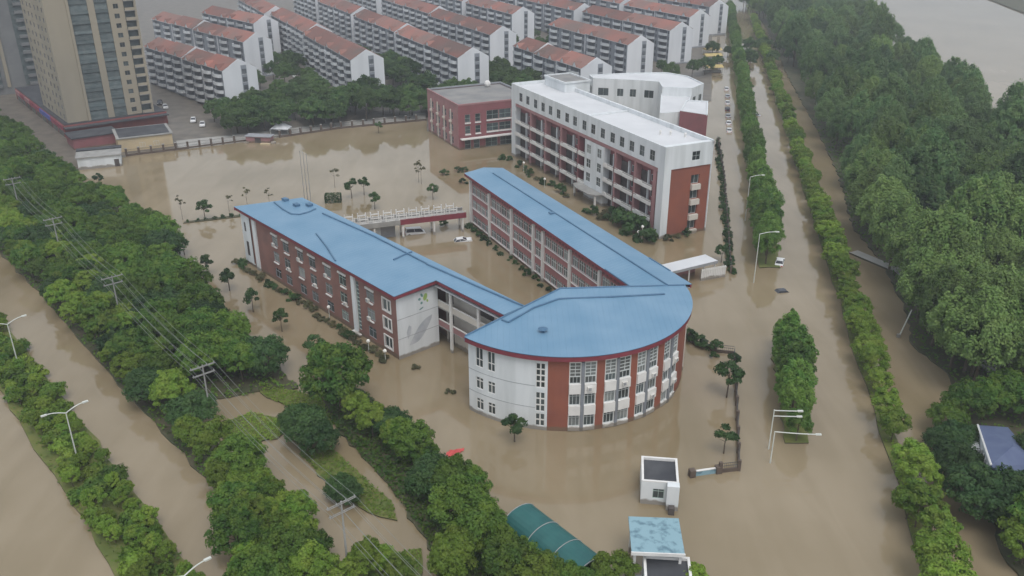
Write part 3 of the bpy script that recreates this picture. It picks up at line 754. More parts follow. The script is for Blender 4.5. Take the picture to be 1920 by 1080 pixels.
# roof decks, parapet, stair house
MB().prism([(X0 + .05, Y0 + .05), (X1 - .05, Y0 + .05), (X1 - .05, Y1 - .05), (X0 + .05, Y1 - .05)], 20.2, 20.75, 'white_roof').build('roof', dm)
q = MB(); q.box(X0, X1, Y0 + .002, Y0 + .3, 20.7, ZT, 'white_wall'); q.box(X0, X1, Y1 - .5, Y1 - .002, 20.7, ZT + .3, 'white_wall'); q.box(X0 + .002, X0 + .4, Y0 + .3, Y1 - .5, 20.7, ZT + .1, 'white_wall'); q.box(X1 - 1.4, X1 - .002, Y0 + .3, Y1 - .5, 20.7, ZT, 'white_wall')
q.build('parapet', dm)
xm = dx(-187.5); MB().box(xm - .25, xm + .25, Y0 + .31, Y1 - .51, 20.76, 21.2, 'white_wall').build('roof_kerb', dm)
sx0, sx1, sy0, sy1 = dx(-227), dx(-214.9), dy(119.4), dy(127.6)
q = MB(); q.box(sx0, sx1, sy0, sy1, 20.3, 23.3, 'white_wall'); q.box(sx0 - .25, sx1 + .25, sy0 - .25, sy0 + .1, 23.3, 23.75, 'white_wall'); q.box(sx0 - .25, sx1 + .25, sy1 - .1, sy1 + .25, 23.3, 23.75, 'white_wall'); q.box(sx0 - .25, sx0 + .1, sy0 + .1, sy1 - .1, 23.3, 23.75, 'white_wall'); q.box(sx1 - .1, sx1 + .25, sy0 + .1, sy1 - .1, 23.3, 23.75, 'white_wall')
q.box(sx0 + .1, sx1 - .1, sy0 + .1, sy1 - .1, 23.31, 23.4, 'grey_roof'); q.build('stair_house', dm)
for i, (a, b) in enumerate(((dx(-163), dy(119)), (dx(-160), dy(121)), (dx(-164.5), dy(117.2)))):
    MB().tube((a, b, 20.7), (a, b, 21.5), .25, 'white_trim', 8).tube((a, b, 21.5), (a, b, 21.8), .4, 'white_trim', 8, .2).build('roof_vent', dm)

# ------------------------------------------------------------ angular white block behind the dormitory
def poly_building(name, label, px, z, wall_m, roof_m, cap=.5, wins=(), wz=(9.4, 12.0)):
    P_ = [g(u, v, z) for u, v in px]; c = (sum(p[0] for p in P_) / len(P_), sum(p[1] for p in P_) / len(P_)); L = [(p[0] - c[0], p[1] - c[1]) for p in P_]
    if sum(L[i - 1][0] * L[i][1] - L[i][0] * L[i - 1][1] for i in range(len(L))) < 0: L = L[::-1]; px = px[::-1]
    o = thing(name, label, 'building', c); q = MB(); n = len(L); todo = []
    for i in range(n):
        F_, L_ = facade(L[i], L[(i + 1) % n]); hs = []
        nv = F_.to_3x3() @ Vector((0, -1, 0)); tov = Vector((-c[0], -c[1], 0)).normalized()
        if wins and nv.dot(tov) > .25 and L_ > 3: k = max(1, int(L_ / 4)); hs = [(L_ * (a + .25) / k, L_ * (a + .75) / k, wz[0], wz[1]) for a in range(k)]
        q.wall(L_, z, hs, wall_m, F_, z0=-1, depth=.3); todo += [(F_, h) for h in hs]
    q.build('wall', o); MB().add([(x, y, z - .25) for x, y in L], [tuple(range(n))], roof_m).build('roof', o)
    q = MB()
    for i in range(n):
        F_, L_ = facade(L[i], L[(i + 1) % n]); q.box(.1, L_ - .1, .02, .35, z - .3, z + cap * .3, 'white_wall', F_)
    q.build('parapet', o)
    for F_, h in todo: window(o, F_, h[0], h[2], h[1] - h[0], h[3] - h[2], 2, 1, rec=.15)
    return o
poly_building('curved_white_building', 'long bent white building with square windows behind the dormitory', [(1105, 141), (1180, 137), (1250, 136), (1290, 143), (1320, 157), (1298, 166), (1242, 164), (1236, 154), (1200, 151), (1152, 149), (1112, 147)], 15.0, 'white_wall', 'white_roof', wins=range(3, 10))
poly_building('white_hall', 'white flat-roofed hall beside the bent white building', [(1240, 168), (1297, 168), (1291, 209), (1237, 213)], 12.6, 'white_wall', 'white_roof')
poly_building('red_stair_house', 'red-walled stair house with pale roof at the rear of the dormitory', [(1287, 188), (1328, 190), (1327, 216), (1275, 208)], 13.2, 'brick_plum', 'white_roof')

def block(name, label, s0, s1, t0, t1, z, wall_m, roof_m, trim='white_wall', group=None, cat='building'):
    o = thing(name, label, cat, ab((s0 + s1) / 2, (t0 + t1) / 2), ANG_A, group); a, b = (s1 - s0) / 2, (t1 - t0) / 2
    q = MB(); q.box(-a, a, -b, b, -1, z, wall_m); q.build('wall', o)
    q = MB(); q.box(-a + .3, a - .3, -b + .3, b - .3, z + .001, z + .06, roof_m); q.build('roof', o)
    q = MB(); q.box(-a - .05, a + .05, -b - .05, -b + .3, z, z + .6, trim); q.box(-a - .05, a + .05, b - .3, b + .05, z, z + .6, trim); q.box(-a - .05, -a + .3, -b + .3, b - .3, z, z + .6, trim); q.box(a - .3, a + .05, -b + .3, b - .3, z, z + .6, trim)
    q.build('parapet', o)
    return o, a, b
# ------------------------------------------------------------ red brick hall left of the dormitory
K0 = (-255.0, 110.0)
rh = thing('red_brick_hall', 'square red brick hall with grey flat roof beside the dormitory', 'building', ab(*K0), ANG_A)
xa, xb, ya, yb, zk = -268.3 - K0[0], -241.8 - K0[0], 97.7 - K0[1], 124 - K0[1], 13.6
Fs, Ls = facade((xb, ya), (xb, yb)); Fq, Lq = facade((xa, ya), (xb, ya))
hs1 = [(2.2, 3.9, 8.4, 10.8), (5.6, 7.3, 8.4, 10.8), (2.2, 3.9, 4.9, 7.2), (5.6, 7.3, 4.9, 7.2), (9.4, 13.4, 5.0, 7.4), (13.7, 17.7, 5.0, 7.4), (9.4, 13.4, 8.6, 11.4), (13.7, 17.7, 8.6, 11.4), (2.0, 4.0, .1, 2.9), (5.0, 7.0, .1, 2.9), (9, 13, .1, 2.9), (14, 18, .1, 2.9)]
hs2 = [(2.0 + i * 5.6 + j * 2.0, 3.4 + i * 5.6 + j * 2.0, z, z + 2.2) for i in range(4) for j in range(2) for z in (1, 4.9, 8.6)]
q = MB(); q.wall(Ls, zk, hs1, 'brick_plum', Fs, z0=-1); q.wall(Lq, zk, hs2, 'brick_pink', Fq, z0=-1)
q.wall(*[facade((xb, yb), (xa, yb))[1], zk, [], 'brick_plum', facade((xb, yb), (xa, yb))[0], -1]); q.wall(*[facade((xa, yb), (xa, ya))[1], zk, [], 'brick_plum', facade((xa, yb), (xa, ya))[0], -1])
q.build('wall', rh)
for h in hs1: window(rh, Fs, h[0], h[2], h[1] - h[0], h[3] - h[2], 2 if h[1] - h[0] > 2.5 else 1, 2, fr='frame_green')
for h in hs2: window(rh, Fq, h[0], h[2], h[1] - h[0], h[3] - h[2], 1, 2, fr='grey_trim')
for i in range(4):
    u = 3.75 + i * 5.6; k = MB().box(u - .22, u + .22, -.3, -.01, 0, 11.6, 'cream_wall', Fq)
    for z in (3.9, 7.6): k.box(u - .6, u + .6, -.6, -.01, z, z + .6, 'cream_wall', Fq)
    k.build('pilaster', rh)
for h in hs1[:8]: MB().box(h[0] - .1, h[1] + .1, -.35, -.01, h[2] - .45, h[2] - .1, 'white_trim', Fs).build('window_ledge', rh)
MB().box(0.5, Ls - 1, -1.6, -.01, 3.3, 3.6, 'white_trim', Fs).build('canopy', rh)
q = MB(); q.box(xa + .3, xb - .3, ya + .3, yb - .3, zk - .3, zk - .2, 'grey_roof'); q.build('roof', rh)
q = MB(); q.box(xa - .1, xb + .1, ya - .1, ya + .3, zk, zk + .5, 'brick_pink'); q.box(xa - .1, xb + .1, yb - .3, yb + .1, zk, zk + .5, 'grey_trim'); q.box(xa - .1, xa + .3, ya + .3, yb - .3, zk, zk + .5, 'grey_trim'); q.box(xb - .3, xb + .1, ya + .3, yb - .3, zk, zk + .5, 'brick_pink'); q.build('parapet', rh)
MB().ball((xa + 3, yb - 6, zk + .9), 1.1, 'white_trim').build('water_tank', rh)

# ------------------------------------------------------------ apartment tower
TA = math.atan2(-.785, .62); tc = g(127, 229, 5)
tw = thing('apartment_tower', 'tall cream and grey apartment tower above a red shop podium', 'tower', tc, TA)
# local: x towards camera side (+x = near face), y along the near face
TW, TD, TH = 27.2, 34.0, 93.0; z0 = 4.6; ST = 3.0
Ft, Lt = facade((0, 0), (0, TW))
strips = [(0, 6.3, 'p'), (6.3, 7.1, 'q'), (7.1, 12.6, 'b'), (12.6, 14.6, 'p'), (14.6, 18.6, 'b'), (18.6, 23.4, 'w'), (23.4, 26.5, 'k'), (26.5, TW, 'q')]
m = MB(); gm = MB(); nfl = int((TH - z0) / ST); wparts = []
for a, b, k in strips:
    if k == 'p': m.wall(b - a, TH, [], 'tower_cream', Ft @ T(a, 0), z0=z0)
    if k == 'q': m.box(a, b, -.45, .3, z0, TH, 'tower_cream', Ft)
    if k == 'b':
        m.box(a, b, 1.3, 1.4, z0, TH, 'tower_grey', Ft); m.quad((a, 0, z0), (a, 1.3, z0), (a, 1.3, TH), (a, 0, TH), 'tower_cream', Ft); m.quad((b, 0, z0), (b, 1.3, z0), (b, 1.3, TH), (b, 0, TH), 'tower_cream', Ft)
    if k == 'w': m.wall(b - a, TH, [(1.6, 3.2, z0 + i * ST + .9, z0 + i * ST + 2.4) for i in range(nfl)], 'tower_cream', Ft @ T(a, 0), z0=z0, depth=.3)
    if k == 'k': m.box(a, b, 1.0, 1.1, z0, TH, 'tower_grey', Ft)
q2, l2 = facade((-TD, 0), (0, 0))
m.wall(l2, TH, [(x, x + 1.4, z0 + i * ST + .9, z0 + i * ST + 2.4) for x in (3, 9, 14, 20, 25, 30) for i in range(nfl)], 'tower_cream', q2, z0=z0, depth=.3, mr='tower_grey')
m.wall(TD, TH, [], 'tower_cream', facade((0, TW), (-TD, TW))[0], z0=z0); m.wall(TW, TH, [], 'tower_cream', facade((-TD, TW), (-TD, 0))[0], z0=z0)
m.box(-TD + .1, -.1, .1, TW - .1, TH - .3, TH - .1, 'grey_roof'); m.build('wall', tw)
m = MB(); m.box(-TD + .5, -.5, .5, TW - .5, z0, TH - 1, 'tower_glass'); m.build('inner_core', tw)
bm1 = MB().box(0, 5.4, -.05, 1.25, 0, .2, 'tower_glass').box(0, 5.4, -.05, .05, .2, 1.0, 'tower_glass').mesh('balcony'); gw1 = MB().box(0, 5.3, .3, .36, 0, 1.8, 'tower_glass').mesh('balcony_glazing')
bm2 = MB().box(0, 3.9, -.05, 1.25, 0, .2, 'tower_glass').box(0, 3.9, -.05, .05, .2, 1.0, 'tower_glass').mesh('balcony'); gw2 = MB().box(0, 3.8, .3, .36, 0, 1.8, 'tower_glass').mesh('balcony_glazing')
bm3 = MB().box(0, 3.1, -.9, .95, 0, .2, 'tower_grey').box(0, 3.1, -.9, -.8, .2, 1.1, 'tower_cream').mesh('balcony')
for i in range(nfl):
    z = z0 + i * ST
    if i < 15:
        inst('balcony', bm1, tw, Ft @ T(7.15, 0, z)); inst('balcony_glazing', gw1, tw, Ft @ T(7.2, 0, z + 1.02))
        inst('balcony', bm2, tw, Ft @ T(14.65, 0, z)); inst('balcony_glazing', gw2, tw, Ft @ T(14.7, 0, z + 1.02))
        inst('balcony', bm3, tw, Ft @ T(23.4, 0, z))
        window(tw, Ft, 20.2, z + .9, 1.6, 1.5, 2, 1, fr='tower_grey', rec=.2); window(tw, Ft, 15.8, z + 1.1, 1.0, 1.3, 1, 1, fr='tower_grey', rec=1.2)
        for x in (30, 25, 20, 14): window(tw, q2, x, z + .9, 1.4, 1.5, 1, 1, fr='tower_grey', rec=.2)
    else:
        gm.box(7.2, 12.5, .3, .36, z + 1, z + 2.8, 'tower_glass', Ft); gm.box(7.15, 12.55, -.05, 1.2, z, z + 1, 'tower_grey', Ft)
        gm.box(14.7, 18.5, .3, .36, z + 1, z + 2.8, 'tower_glass', Ft); gm.box(14.65, 18.55, -.05, 1.2, z, z + 1, 'tower_grey', Ft)
        gm.box(20.2, 21.8, .2, .3, z + .9, z + 2.4, 'glass', Ft); gm.box(23.4, 26.5, -.9, .9, z, z + 1.1, 'tower_cream', Ft)
tag(gm.build('upper_balconies', tw), kind='stuff')
# podium with shop fronts
pl, pw_ = 74.0, 31.0
pd = thing('shop_podium', 'low red and blue shop podium with dark flat roof at the tower foot', 'shops', (tc[0], tc[1]), TA)
q = MB(); q.box(-pl, 1.0, -1.6, pw_, -1, 4.2, 'tower_red'); q.build('wall', pd)
q = MB(); q.box(-pl + .2, .8, -1.4, pw_ - .2, 4.21, 4.5, 'dark_roof'); q.box(.8, 3.6, -1.8, pw_, 3.4, 3.7, 'dark_roof'); q.build('roof', pd)
for i in range(9):
    mn = ['shop_red', 'shop_red', 'shop_blue', 'shop_blue', 'shop_red', 'shop_red', 'brick_pink', 'shop_red', 'brick_pink'][i]
    MB().box(-8 * i - 8, -8 * i - .6, -2.0, -1.62, 2.5, 4.0, mn).box(-8 * i - 7.6, -8 * i - 1, -1.66, -1.61, 0, 2.3, 'glass').build('shop_front', pd)
# second tower behind
t2 = thing('apartment_tower', 'grey apartment tower at the picture corner, partly behind the cream tower', 'tower', ab(-392, -36), TA)
q = MB(); q.box(-24, 0, -26, 24, -1, 93, 'tower_grey'); q.build('wall', t2)
F2, L2 = facade((0, -26), (0, 24))
for c0, c1, mn in ((9, 14, 'tower_glass'), (24, 30, 'tower_glass'), (38, 46, 'tower_glass')):
    MB().box(c0, c1, -.12, -.005, 3, 92, 'tower_glass', F2).build('glazed_strip', t2)
bmz = MB().box(0, 5.2, -.9, -.13, 0, 1.1, 'tower_grey').mesh('balcony')
for i in range(15):
    for c in (8.9, 24.4, 39.4): inst('balcony', bmz, t2, F2 @ T(c, 0, 3 + i * 3))
    window(t2, F2, 17.5, 4 + 3 * i, 1.6, 1.4, 2, 1, rec=-.03, fr='tower_grey')
MB().box(-.6, .6, -.7, -.01, 3, 92, 'tower_cream', F2 @ T(32, 0)).box(-.6, .6, -.7, -.01, 3, 92, 'tower_cream', F2 @ T(7, 0)).build('pier', t2)

# low yellow building and white hut
def hut(name, label, p0, p1, depth, z, wm, rm, eave=.3, over=.35):
    F_, L_ = facade(p0, p1); ang = math.atan2(p1[1] - p0[1], p1[0] - p0[0])
    o = thing(name, label, 'building', p0, ang)
    q = MB(); q.box(0, L_, 0, depth, -1, z, wm); q.build('wall', o)
    q = MB(); q.box(-over, L_ + over, -over, depth + over, z + .001, z + eave, rm); q.build('roof', o)
    return o, L_
o, L_ = hut('yellow_building', 'low yellow building with dark roof below the apartment tower', g(225, 287), g(326, 275), 13, 4.2, 'yellow_wall', 'concrete')
MB().box(.5, L_ - .5, .5, 12.5, 4.51, 4.6, 'dark_roof').build('roof_felt', o)
for x in (6, 10): window(o, Matrix.Identity(4), x, 1.2, 1.6, 1.3, 2, 1, rec=-.02)
o, L_ = hut('white_hut', 'small white hut with grey overhanging roof at the tree belt corner', g(148, 319), g(229, 311), 7, 3.3, 'white_wall', 'concrete')
window(o, Matrix.Identity(4), 3.2, 1.3, 1.7, 1.2, 2, 1, rec=-.02); MB().box(9.6, 10.9, -.02, .02, 0, 2.2, 'shade_room').build('door', o)
MB().box(-.4, L_ + .4, 6.6, 9, 3.7, 4.0, 'dark_roof').build('rear_roof', o)
o, L_ = hut('dark_roofed_shed', 'low shed with near-black flat roof between hut and tower', g(140, 283), g(226, 270), 9, 3.6, 'brick_plum', 'dark_roof')

# ------------------------------------------------------------ housing estate
GW, EV, RV = 12.2, 15.6, 18.6
def bal_mesh():
    q = MB(); n = 9; w, d = 6.4, 1.5; o = []; i_ = []
    for k in range(n + 1):
        a = math.pi * k / n; o.append((w / 2 - w / 2 * math.cos(a), -d * math.sin(a) ** .7 if 0 < k < n else 0)); i_.append((w / 2 - (w / 2 - .14) * math.cos(a), -(d - .14) * math.sin(a) ** .7 if 0 < k < n else 0))
    q.prism(o, 0, .2, 'estate_balcony')
    for k in range(n): q.prism([o[k], o[k + 1], i_[k + 1], i_[k]], .2, 1.15, 'estate_balcony')
    return q.mesh('balcony')
BAL = bal_mesh()
BGL = MB().box(.3, 6.1, -.06, -.01, 0, 1.7, 'estate_dark').mesh('balcony_window')
GWIN = MB().box(-.1, 1.5, -.12, 0, 0, 1.75, 'estate_dark').box(-.2, 1.6, -.16, 0, -.14, 0, 'estate_balcony').mesh('window')
SWIN = MB().box(0, 1.2, -.05, 0, 0, 1.5, 'estate_dark').mesh('window')
def dormer():
    q = MB(); q.add([(-1.5, 0, 0), (1.5, 0, 0), (0, 0, 1.7), (-1.5, 2.6, .6), (1.5, 2.6, .6), (0, 3.2, 1.7)], [(0, 1, 2)], 'estate_balcony'); q.add([(-1.6, -.1, 0), (1.6, -.1, 0), (0, -.1, 1.8), (-1.6, 2.6, .6), (1.6, 2.6, .6), (0, 3.2, 1.8)], [(1, 4, 5, 2), (3, 0, 2, 5)], 'tile_red'); return q.mesh('dormer')
DOR = dormer()
EST = 'pale apartment blocks with red tiled roofs'
def estate(s_near, L, t0, label, secs=2, detail=True, ev=EV, grid=None):
    o = thing('apartment_block', label, 'apartment block', ab(s_near, t0), ANG_C if grid else ANG_A, EST)
    sl = L / secs; rv = ev + 3.0
    for k in range(secs):
        x1 = -k * sl; x0 = x1 - sl; dz = -.35 * (k % 2)
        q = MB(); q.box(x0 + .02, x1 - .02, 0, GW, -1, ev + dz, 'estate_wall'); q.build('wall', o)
        q = MB(); q.add([(x0, -.5, ev + dz - .1), (x1, -.5, ev + dz - .1), (x1, GW / 2, rv + dz), (x0, GW / 2, rv + dz), (x0, GW + .5, ev + dz - .1), (x1, GW + .5, ev + dz - .1)], [(0, 1, 2, 3), (3, 2, 5, 4)], 'tile_red')
        q.add([(x0, -.5, ev + dz - .3), (x1, -.5, ev + dz - .3), (x1, -.5, ev + dz - .1), (x0, -.5, ev + dz - .1)], [(0, 1, 2, 3)], 'estate_balcony')
        q.build('roof', o)
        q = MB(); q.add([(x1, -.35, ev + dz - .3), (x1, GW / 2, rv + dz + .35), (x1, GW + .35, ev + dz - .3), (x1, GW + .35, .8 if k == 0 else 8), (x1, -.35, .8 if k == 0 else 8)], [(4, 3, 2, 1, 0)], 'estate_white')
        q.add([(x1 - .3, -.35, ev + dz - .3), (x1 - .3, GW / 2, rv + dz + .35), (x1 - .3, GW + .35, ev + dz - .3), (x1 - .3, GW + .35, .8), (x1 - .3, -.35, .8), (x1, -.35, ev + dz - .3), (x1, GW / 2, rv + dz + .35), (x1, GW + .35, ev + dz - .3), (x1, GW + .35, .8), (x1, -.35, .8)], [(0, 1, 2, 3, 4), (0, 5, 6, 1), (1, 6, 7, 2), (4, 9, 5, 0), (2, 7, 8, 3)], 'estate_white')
        q.build('gable_wall', o)
        nb = max(2, int(sl / 9.2)); pitch = sl / nb
        for j in range(nb):
            xx = x0 + pitch * (j + .5)
            for fl in range(5):
                z = 1.6 + fl * 2.8 + dz
                inst('balcony', BAL, o, T(xx - 3.7, 0, z)); inst('balcony_window', BGL, o, T(xx - 3.7, 0, z + 1.05))
                if detail: inst('window', SWIN, o, T(xx + 3.1, 0, z + .9))
            if j % 2 == 0 or nb < 3: inst('dormer', DOR, o, T(xx, -.45, ev + dz - .15))
    for fl in range(5): inst('window', GWIN, o, FR(0, 7.0, math.pi / 2, 2.3 + fl * 2.8))
    MB().box(.002, .06, 6.6, 8.7, 1, ev + 1, 'estate_wall').build('gable_recess', o)
    return o
estate(-321, 36, 41.5, 'near half of the white gabled block closest to the apartment tower', grid='west')
estate(-321 - 36.4 * .963, 38, 41.5 - 36.4 * .27, 'far half of the red-roofed block closest to the apartment tower', grid='west')
estate(-384, 52, 59.5, 'red-roofed block showing its white gable just behind the tower-side block', 2, grid='west')
estate(-384 - 52.4 * .963, 50, 59.5 - 52.4 * .27, 'farther red-roofed block in the second row, by the tower', 2, False, grid='west')
estate(-440, 60, 74, 'third block behind the tower-side rows at the top edge', 2, False, grid='west')
estate(-322.6, 77, 88, 'long stepped block whose white gable stands among trees left of the brick hall', 2)
estate(-401, 74, 89, 'rear block in line behind the long stepped gable block', 2, False)
estate(-310, 74, 126, 'block with white gable directly behind the red brick hall', 2)
estate(-385, 66, 126, 'rear block in line beyond the brick hall block', 2, False)
estate(-270.5, 56, 157, 'three-part bright red-roofed block just behind the dormitory stair house', 3)
estate(-358, 78, 161, 'middle-row block beyond the bright red three-part roof', 2, False)
estate(-308, 70, 200.5, 'block with tall white gable behind the curved white building', 2)
estate(-418, 62, 200.5, 'far block in line behind the curved building row', 2, False)
estate(-334.6, 80, 240, 'long block with wide white gable left of the yellow market stalls', 2)
estate(-418, 70, 237, 'far block in line beyond the market-side row', 2, False)
estate(-369, 62, 276, 'outermost block with white gable beside the east road trees', 2)
for s_, t_, L_, lb in ((-476, 86, 80, 'distant estate block at the top edge, third row from the tower'), (-455, 126, 70, 'distant estate block at the top edge, fourth row from the tower'), (-440, 163, 80, 'distant estate block at the top edge, fifth row from the tower'),
                   (-484, 200, 70, 'distant estate block at the top edge, sixth row from the tower'), (-492, 238, 70, 'distant estate block at the top edge, seventh row from the tower'), (-435, 276, 70, 'distant estate block at the top edge, row next to the road trees'),
                   (-400, 312, 50, 'narrow pinkish block at the estate corner by the east road'), (-530, 163, 60, 'most distant estate roof in the fifth row'), (-530, 126, 60, 'most distant estate roof in the fourth row')):
    estate(s_, L_, t_, lb, 2, False)

# ------------------------------------------------------------ trees and shrubs
def mesh_np(name, v, f, mats, midx=None):
    me = bpy.data.meshes.new(name); nv, nf, k = len(v), len(f), f.shape[1]
    me.vertices.add(nv); me.vertices.foreach_set('co', np.asarray(v, np.float32).ravel())
    me.loops.add(nf * k); me.loops.foreach_set('vertex_index', f.astype(np.int32).ravel())
    me.polygons.add(nf); me.polygons.foreach_set('loop_start', np.arange(0, nf * k, k, dtype=np.int32)); me.polygons.foreach_set('loop_total', np.full(nf, k, np.int32))
    for m_ in mats: me.materials.append(MATS[m_])
    if midx is not None: me.polygons.foreach_set('material_index', midx.astype(np.int32))
    me.update(calc_edges=True); return me

def leaves(rng, P, N, size):
    """one small bent leaf spray (quad) at each point, facing roughly along N"""
    n = len(P); N = N + rng.normal(0, .45, (n, 3)); N /= np.linalg.norm(N, axis=1)[:, None]
    t = rng.normal(0, 1, (n, 3)); t -= (t * N).sum(1)[:, None] * N; t /= np.linalg.norm(t, axis=1)[:, None] + 1e-9
    b = np.cross(N, t); s = size * rng.uniform(.6, 1.35, (n, 1)); q = rng.uniform(.45, .8, (n, 1))
    v = np.stack([P - t * s, P - b * s * q + N * s * .15, P + t * s, P + b * s * q - N * s * .1], 1).reshape(-1, 3)
    return v, np.arange(4 * n).reshape(-1, 4)

def crown(seed, rx, rz, zc, ncl, nlf, size, cr=.42, shape='round', vs=.85):
    rng = np.random.default_rng(seed); Ps, Ns = [], []
    lob = [(rng.uniform(0, 6.28), rng.uniform(-.6, .9), rng.uniform(.75, 1.2)) for _ in range(6)]
    for k in range(ncl):
        d = rng.normal(0, 1, 3); d /= np.linalg.norm(d)
        if d[2] < -.55: d[2] *= -.6
        r = rng.uniform(.45, 1.0) ** .5
        prof = 1.0
        h = d[2] * r
        if shape == 'cone': prof = max(.18, .62 - .5 * h)
        if shape == 'tall': prof = .95 - .25 * abs(h)
        w = 1.0
        for (a, e, m_) in lob:
            c = math.cos(math.atan2(d[1], d[0]) - a) * math.exp(-(h - e) ** 2 * 2); w += .13 * (m_ - .9) * 6 * max(0, c) * .5
        c = np.array([d[0] * rx * r * prof * w, d[1] * rx * r * prof * w, zc + h * rz])
        cs = rx * cr * rng.uniform(.6, 1.15) * (prof if shape == 'cone' else 1) ** .5
        u = rng.normal(0, 1, (nlf, 3)); u /= np.linalg.norm(u, axis=1)[:, None]
        u[:, 2] = np.where(u[:, 2] < -.3, -u[:, 2], u[:, 2])
        rad = cs * rng.uniform(.55, 1.1, (nlf, 1))
        Ps.append(c + u * rad * np.array([1, 1, vs])); Ns.append(u + d * .25 + np.array([0, 0, .25]))
    v, f = leaves(rng, np.concatenate(Ps), np.concatenate(Ns), size)
    return v, f

def trunk_mesh(seed, h, r, zc, rx, rz, bark='bark', nb=5, base=-.6):
    rnd = random.Random(seed); q = MB(); z = base; x = y = 0.0; n = 4
    top = zc + rz * .35
    for i in range(n):
        z2 = base + (top - base) * (i + 1) / n; x2, y2 = x + rnd.uniform(-.1, .1) * rx * .4, y + rnd.uniform(-.1, .1) * rx * .4
        q.tube((x, y, z), (x2, y2, z2), r * (1 - .75 * i / n), bark, 7, r * (1 - .75 * (i + 1) / n)); x, y, z = x2, y2, z2
    for i in range(nb):
        a = 6.28 * i / nb + rnd.uniform(-.4, .4); zz = zc - rz * .75 + rz * .8 * rnd.random()
        e = (math.cos(a) * rx * .75, math.sin(a) * rx * .75, zz + rz * .5)
        q.tube((0, 0, zz), e, r * .42, bark, 5, r * .1)
    return q.mesh('trunk')

KINDS = {}
def kind(name, leaf, nvar, rx, rz, zc, ncl, nlf, size, tr, cr=.42, shape='round', bark='bark', vs=.85):
    L_ = []
    for k in range(nvar):
        sd = abs(hash((name, 'x'))) % 1 + sum(map(ord, name)) * 17 + k * 101
        rr = random.Random(sd); a, b = rx * rr.uniform(.88, 1.14), rz * rr.uniform(.88, 1.12)
        v, f = crown(sd, a, b, zc, ncl, nlf, size, cr, shape, vs)
        L_.append((mesh_np('crown', v, f, [leaf]), trunk_mesh(sd, zc, tr, zc, a, b, bark)))
    KINDS[name] = L_
kind('belt', 'leaf_belt', 6, 3.1, 2.7, 4.3, 95, 105, .185, .2, cr=.25)
kind('light', 'leaf_light', 5, 2.7, 2.5, 3.9, 85, 105, .17, .17, cr=.26)
kind('poplar', 'leaf_poplar', 8, 5.6, 7.4, 9.2, 190, 105, .235, .3, cr=.18, shape='tall', vs=1.7)
kind('willow', 'leaf_willow', 6, 5.4, 7.2, 8.6, 180, 105, .235, .3, cr=.18, shape='tall', vs=1.8)
kind('young', 'leaf_young', 5, 2.3, 2.4, 3.9, 75, 95, .16, .13, cr=.27)
kind('upright', 'leaf_upright', 5, 2.8, 4.0, 5.0, 110, 100, .17, .18, cr=.22, shape='tall', vs=1.3)
kind('spire', 'leaf_upright', 3, 3.0, 4.6, 5.4, 110, 100, .17, .18, cr=.25, shape='cone', vs=1.3)
kind('ball', 'leaf_dark', 4, 1.15, 1.2, 2.55, 12, 110, .16, .11, cr=.5)
kind('estate', 'leaf_estate', 5, 3.6, 3.2, 5.0, 75, 80, .26, .22, cr=.28)
kind('dense', 'leaf_dark', 4, 3.5, 2.6, 3.2, 95, 105, .19, .2, cr=.26)
kind('sapling', 'leaf_olive', 3, 1.1, 1.9, 3.6, 7, 26, .16, .07, cr=.4, bark='bark_pale')
SHRUB = {}
def shrub_kind(name, leaf, nvar, rx, rz, ncl, nlf, size):
    SHRUB[name] = []
    for k in range(nvar):
        v, f = crown(900 + k * 7 + sum(map(ord, name)), rx, rz, rz * .55, ncl, nlf, size, .5); SHRUB[name].append(mesh_np('shrub', v, f, [leaf]))
shrub_kind('dark', 'leaf_dark', 4, .85, .8, 9, 60, .15)
shrub_kind('olive', 'leaf_olive', 3, .8, .6, 8, 60, .15)
shrub_kind('green', 'leaf_belt', 4, 1.5, 1.2, 14, 80, .22)
shrub_kind('light', 'leaf_light', 3, 1.3, 1.1, 13, 80, .2)

def tree(kname, x, y, label, group=None, sc=1.0, name='tree', z=0.0, zs=None):
    cr_, tr_ = random.choice(KINDS[kname])
    o = thing(name, label, 'tree', (x, y, z), random.uniform(0, 6.28), group)
    o.scale = (sc, sc, sc * (zs or random.uniform(.9, 1.12)))
    inst('trunk', tr_, o); inst('crown', cr_, o)
    return o
def shrub(kname, x, y, label, group=None, sc=1.0, z=0.0):
    o = inst('shrub', random.choice(SHRUB[kname])); o.location = (x, y, z); o.rotation_euler = (0, 0, random.uniform(0, 6.28)); o.scale = (sc, sc, sc * random.uniform(.85, 1.15))
    return tag(o, label, 'shrub', group)

def inpoly(p, poly):
    x, y = p; c = False; j = len(poly) - 1
    for i in range(len(poly)):
        xi, yi = poly[i]; xj, yj = poly[j]
        if (yi > y) != (yj > y) and x < (xj - xi) * (y - yi) / (yj - yi) + xi: c = not c
        j = i
    return c
def visible(x, y, z=6, mu=70, mv=60):
    u, v = proj(x, y, z); return -mu < u < 1920 + mu and -mv < v < 1080 + mv
def scatter(poly, dmin, nmax, tries=9000, zt=6, mv=70):
    xs_ = [p[0] for p in poly]; ys_ = [p[1] for p in poly]; out = []
    cell = {}
    for _ in range(tries):
        p = (random.uniform(min(xs_), max(xs_)), random.uniform(min(ys_), max(ys_)))
        if not inpoly(p, poly) or not visible(*p, zt, 70, mv): continue
        d = dmin(p) if callable(dmin) else dmin
        k = (int(p[0] // 6), int(p[1] // 6))
        if any((p[0] - q[0]) ** 2 + (p[1] - q[1]) ** 2 < d * d for i in (-2, -1, 0, 1, 2) for j in (-2, -1, 0, 1, 2) for q in cell.get((k[0] + i, k[1] + j), ())): continue
        cell.setdefault(k, []).append(p); out.append(p)
        if len(out) >= nmax: break
    return out

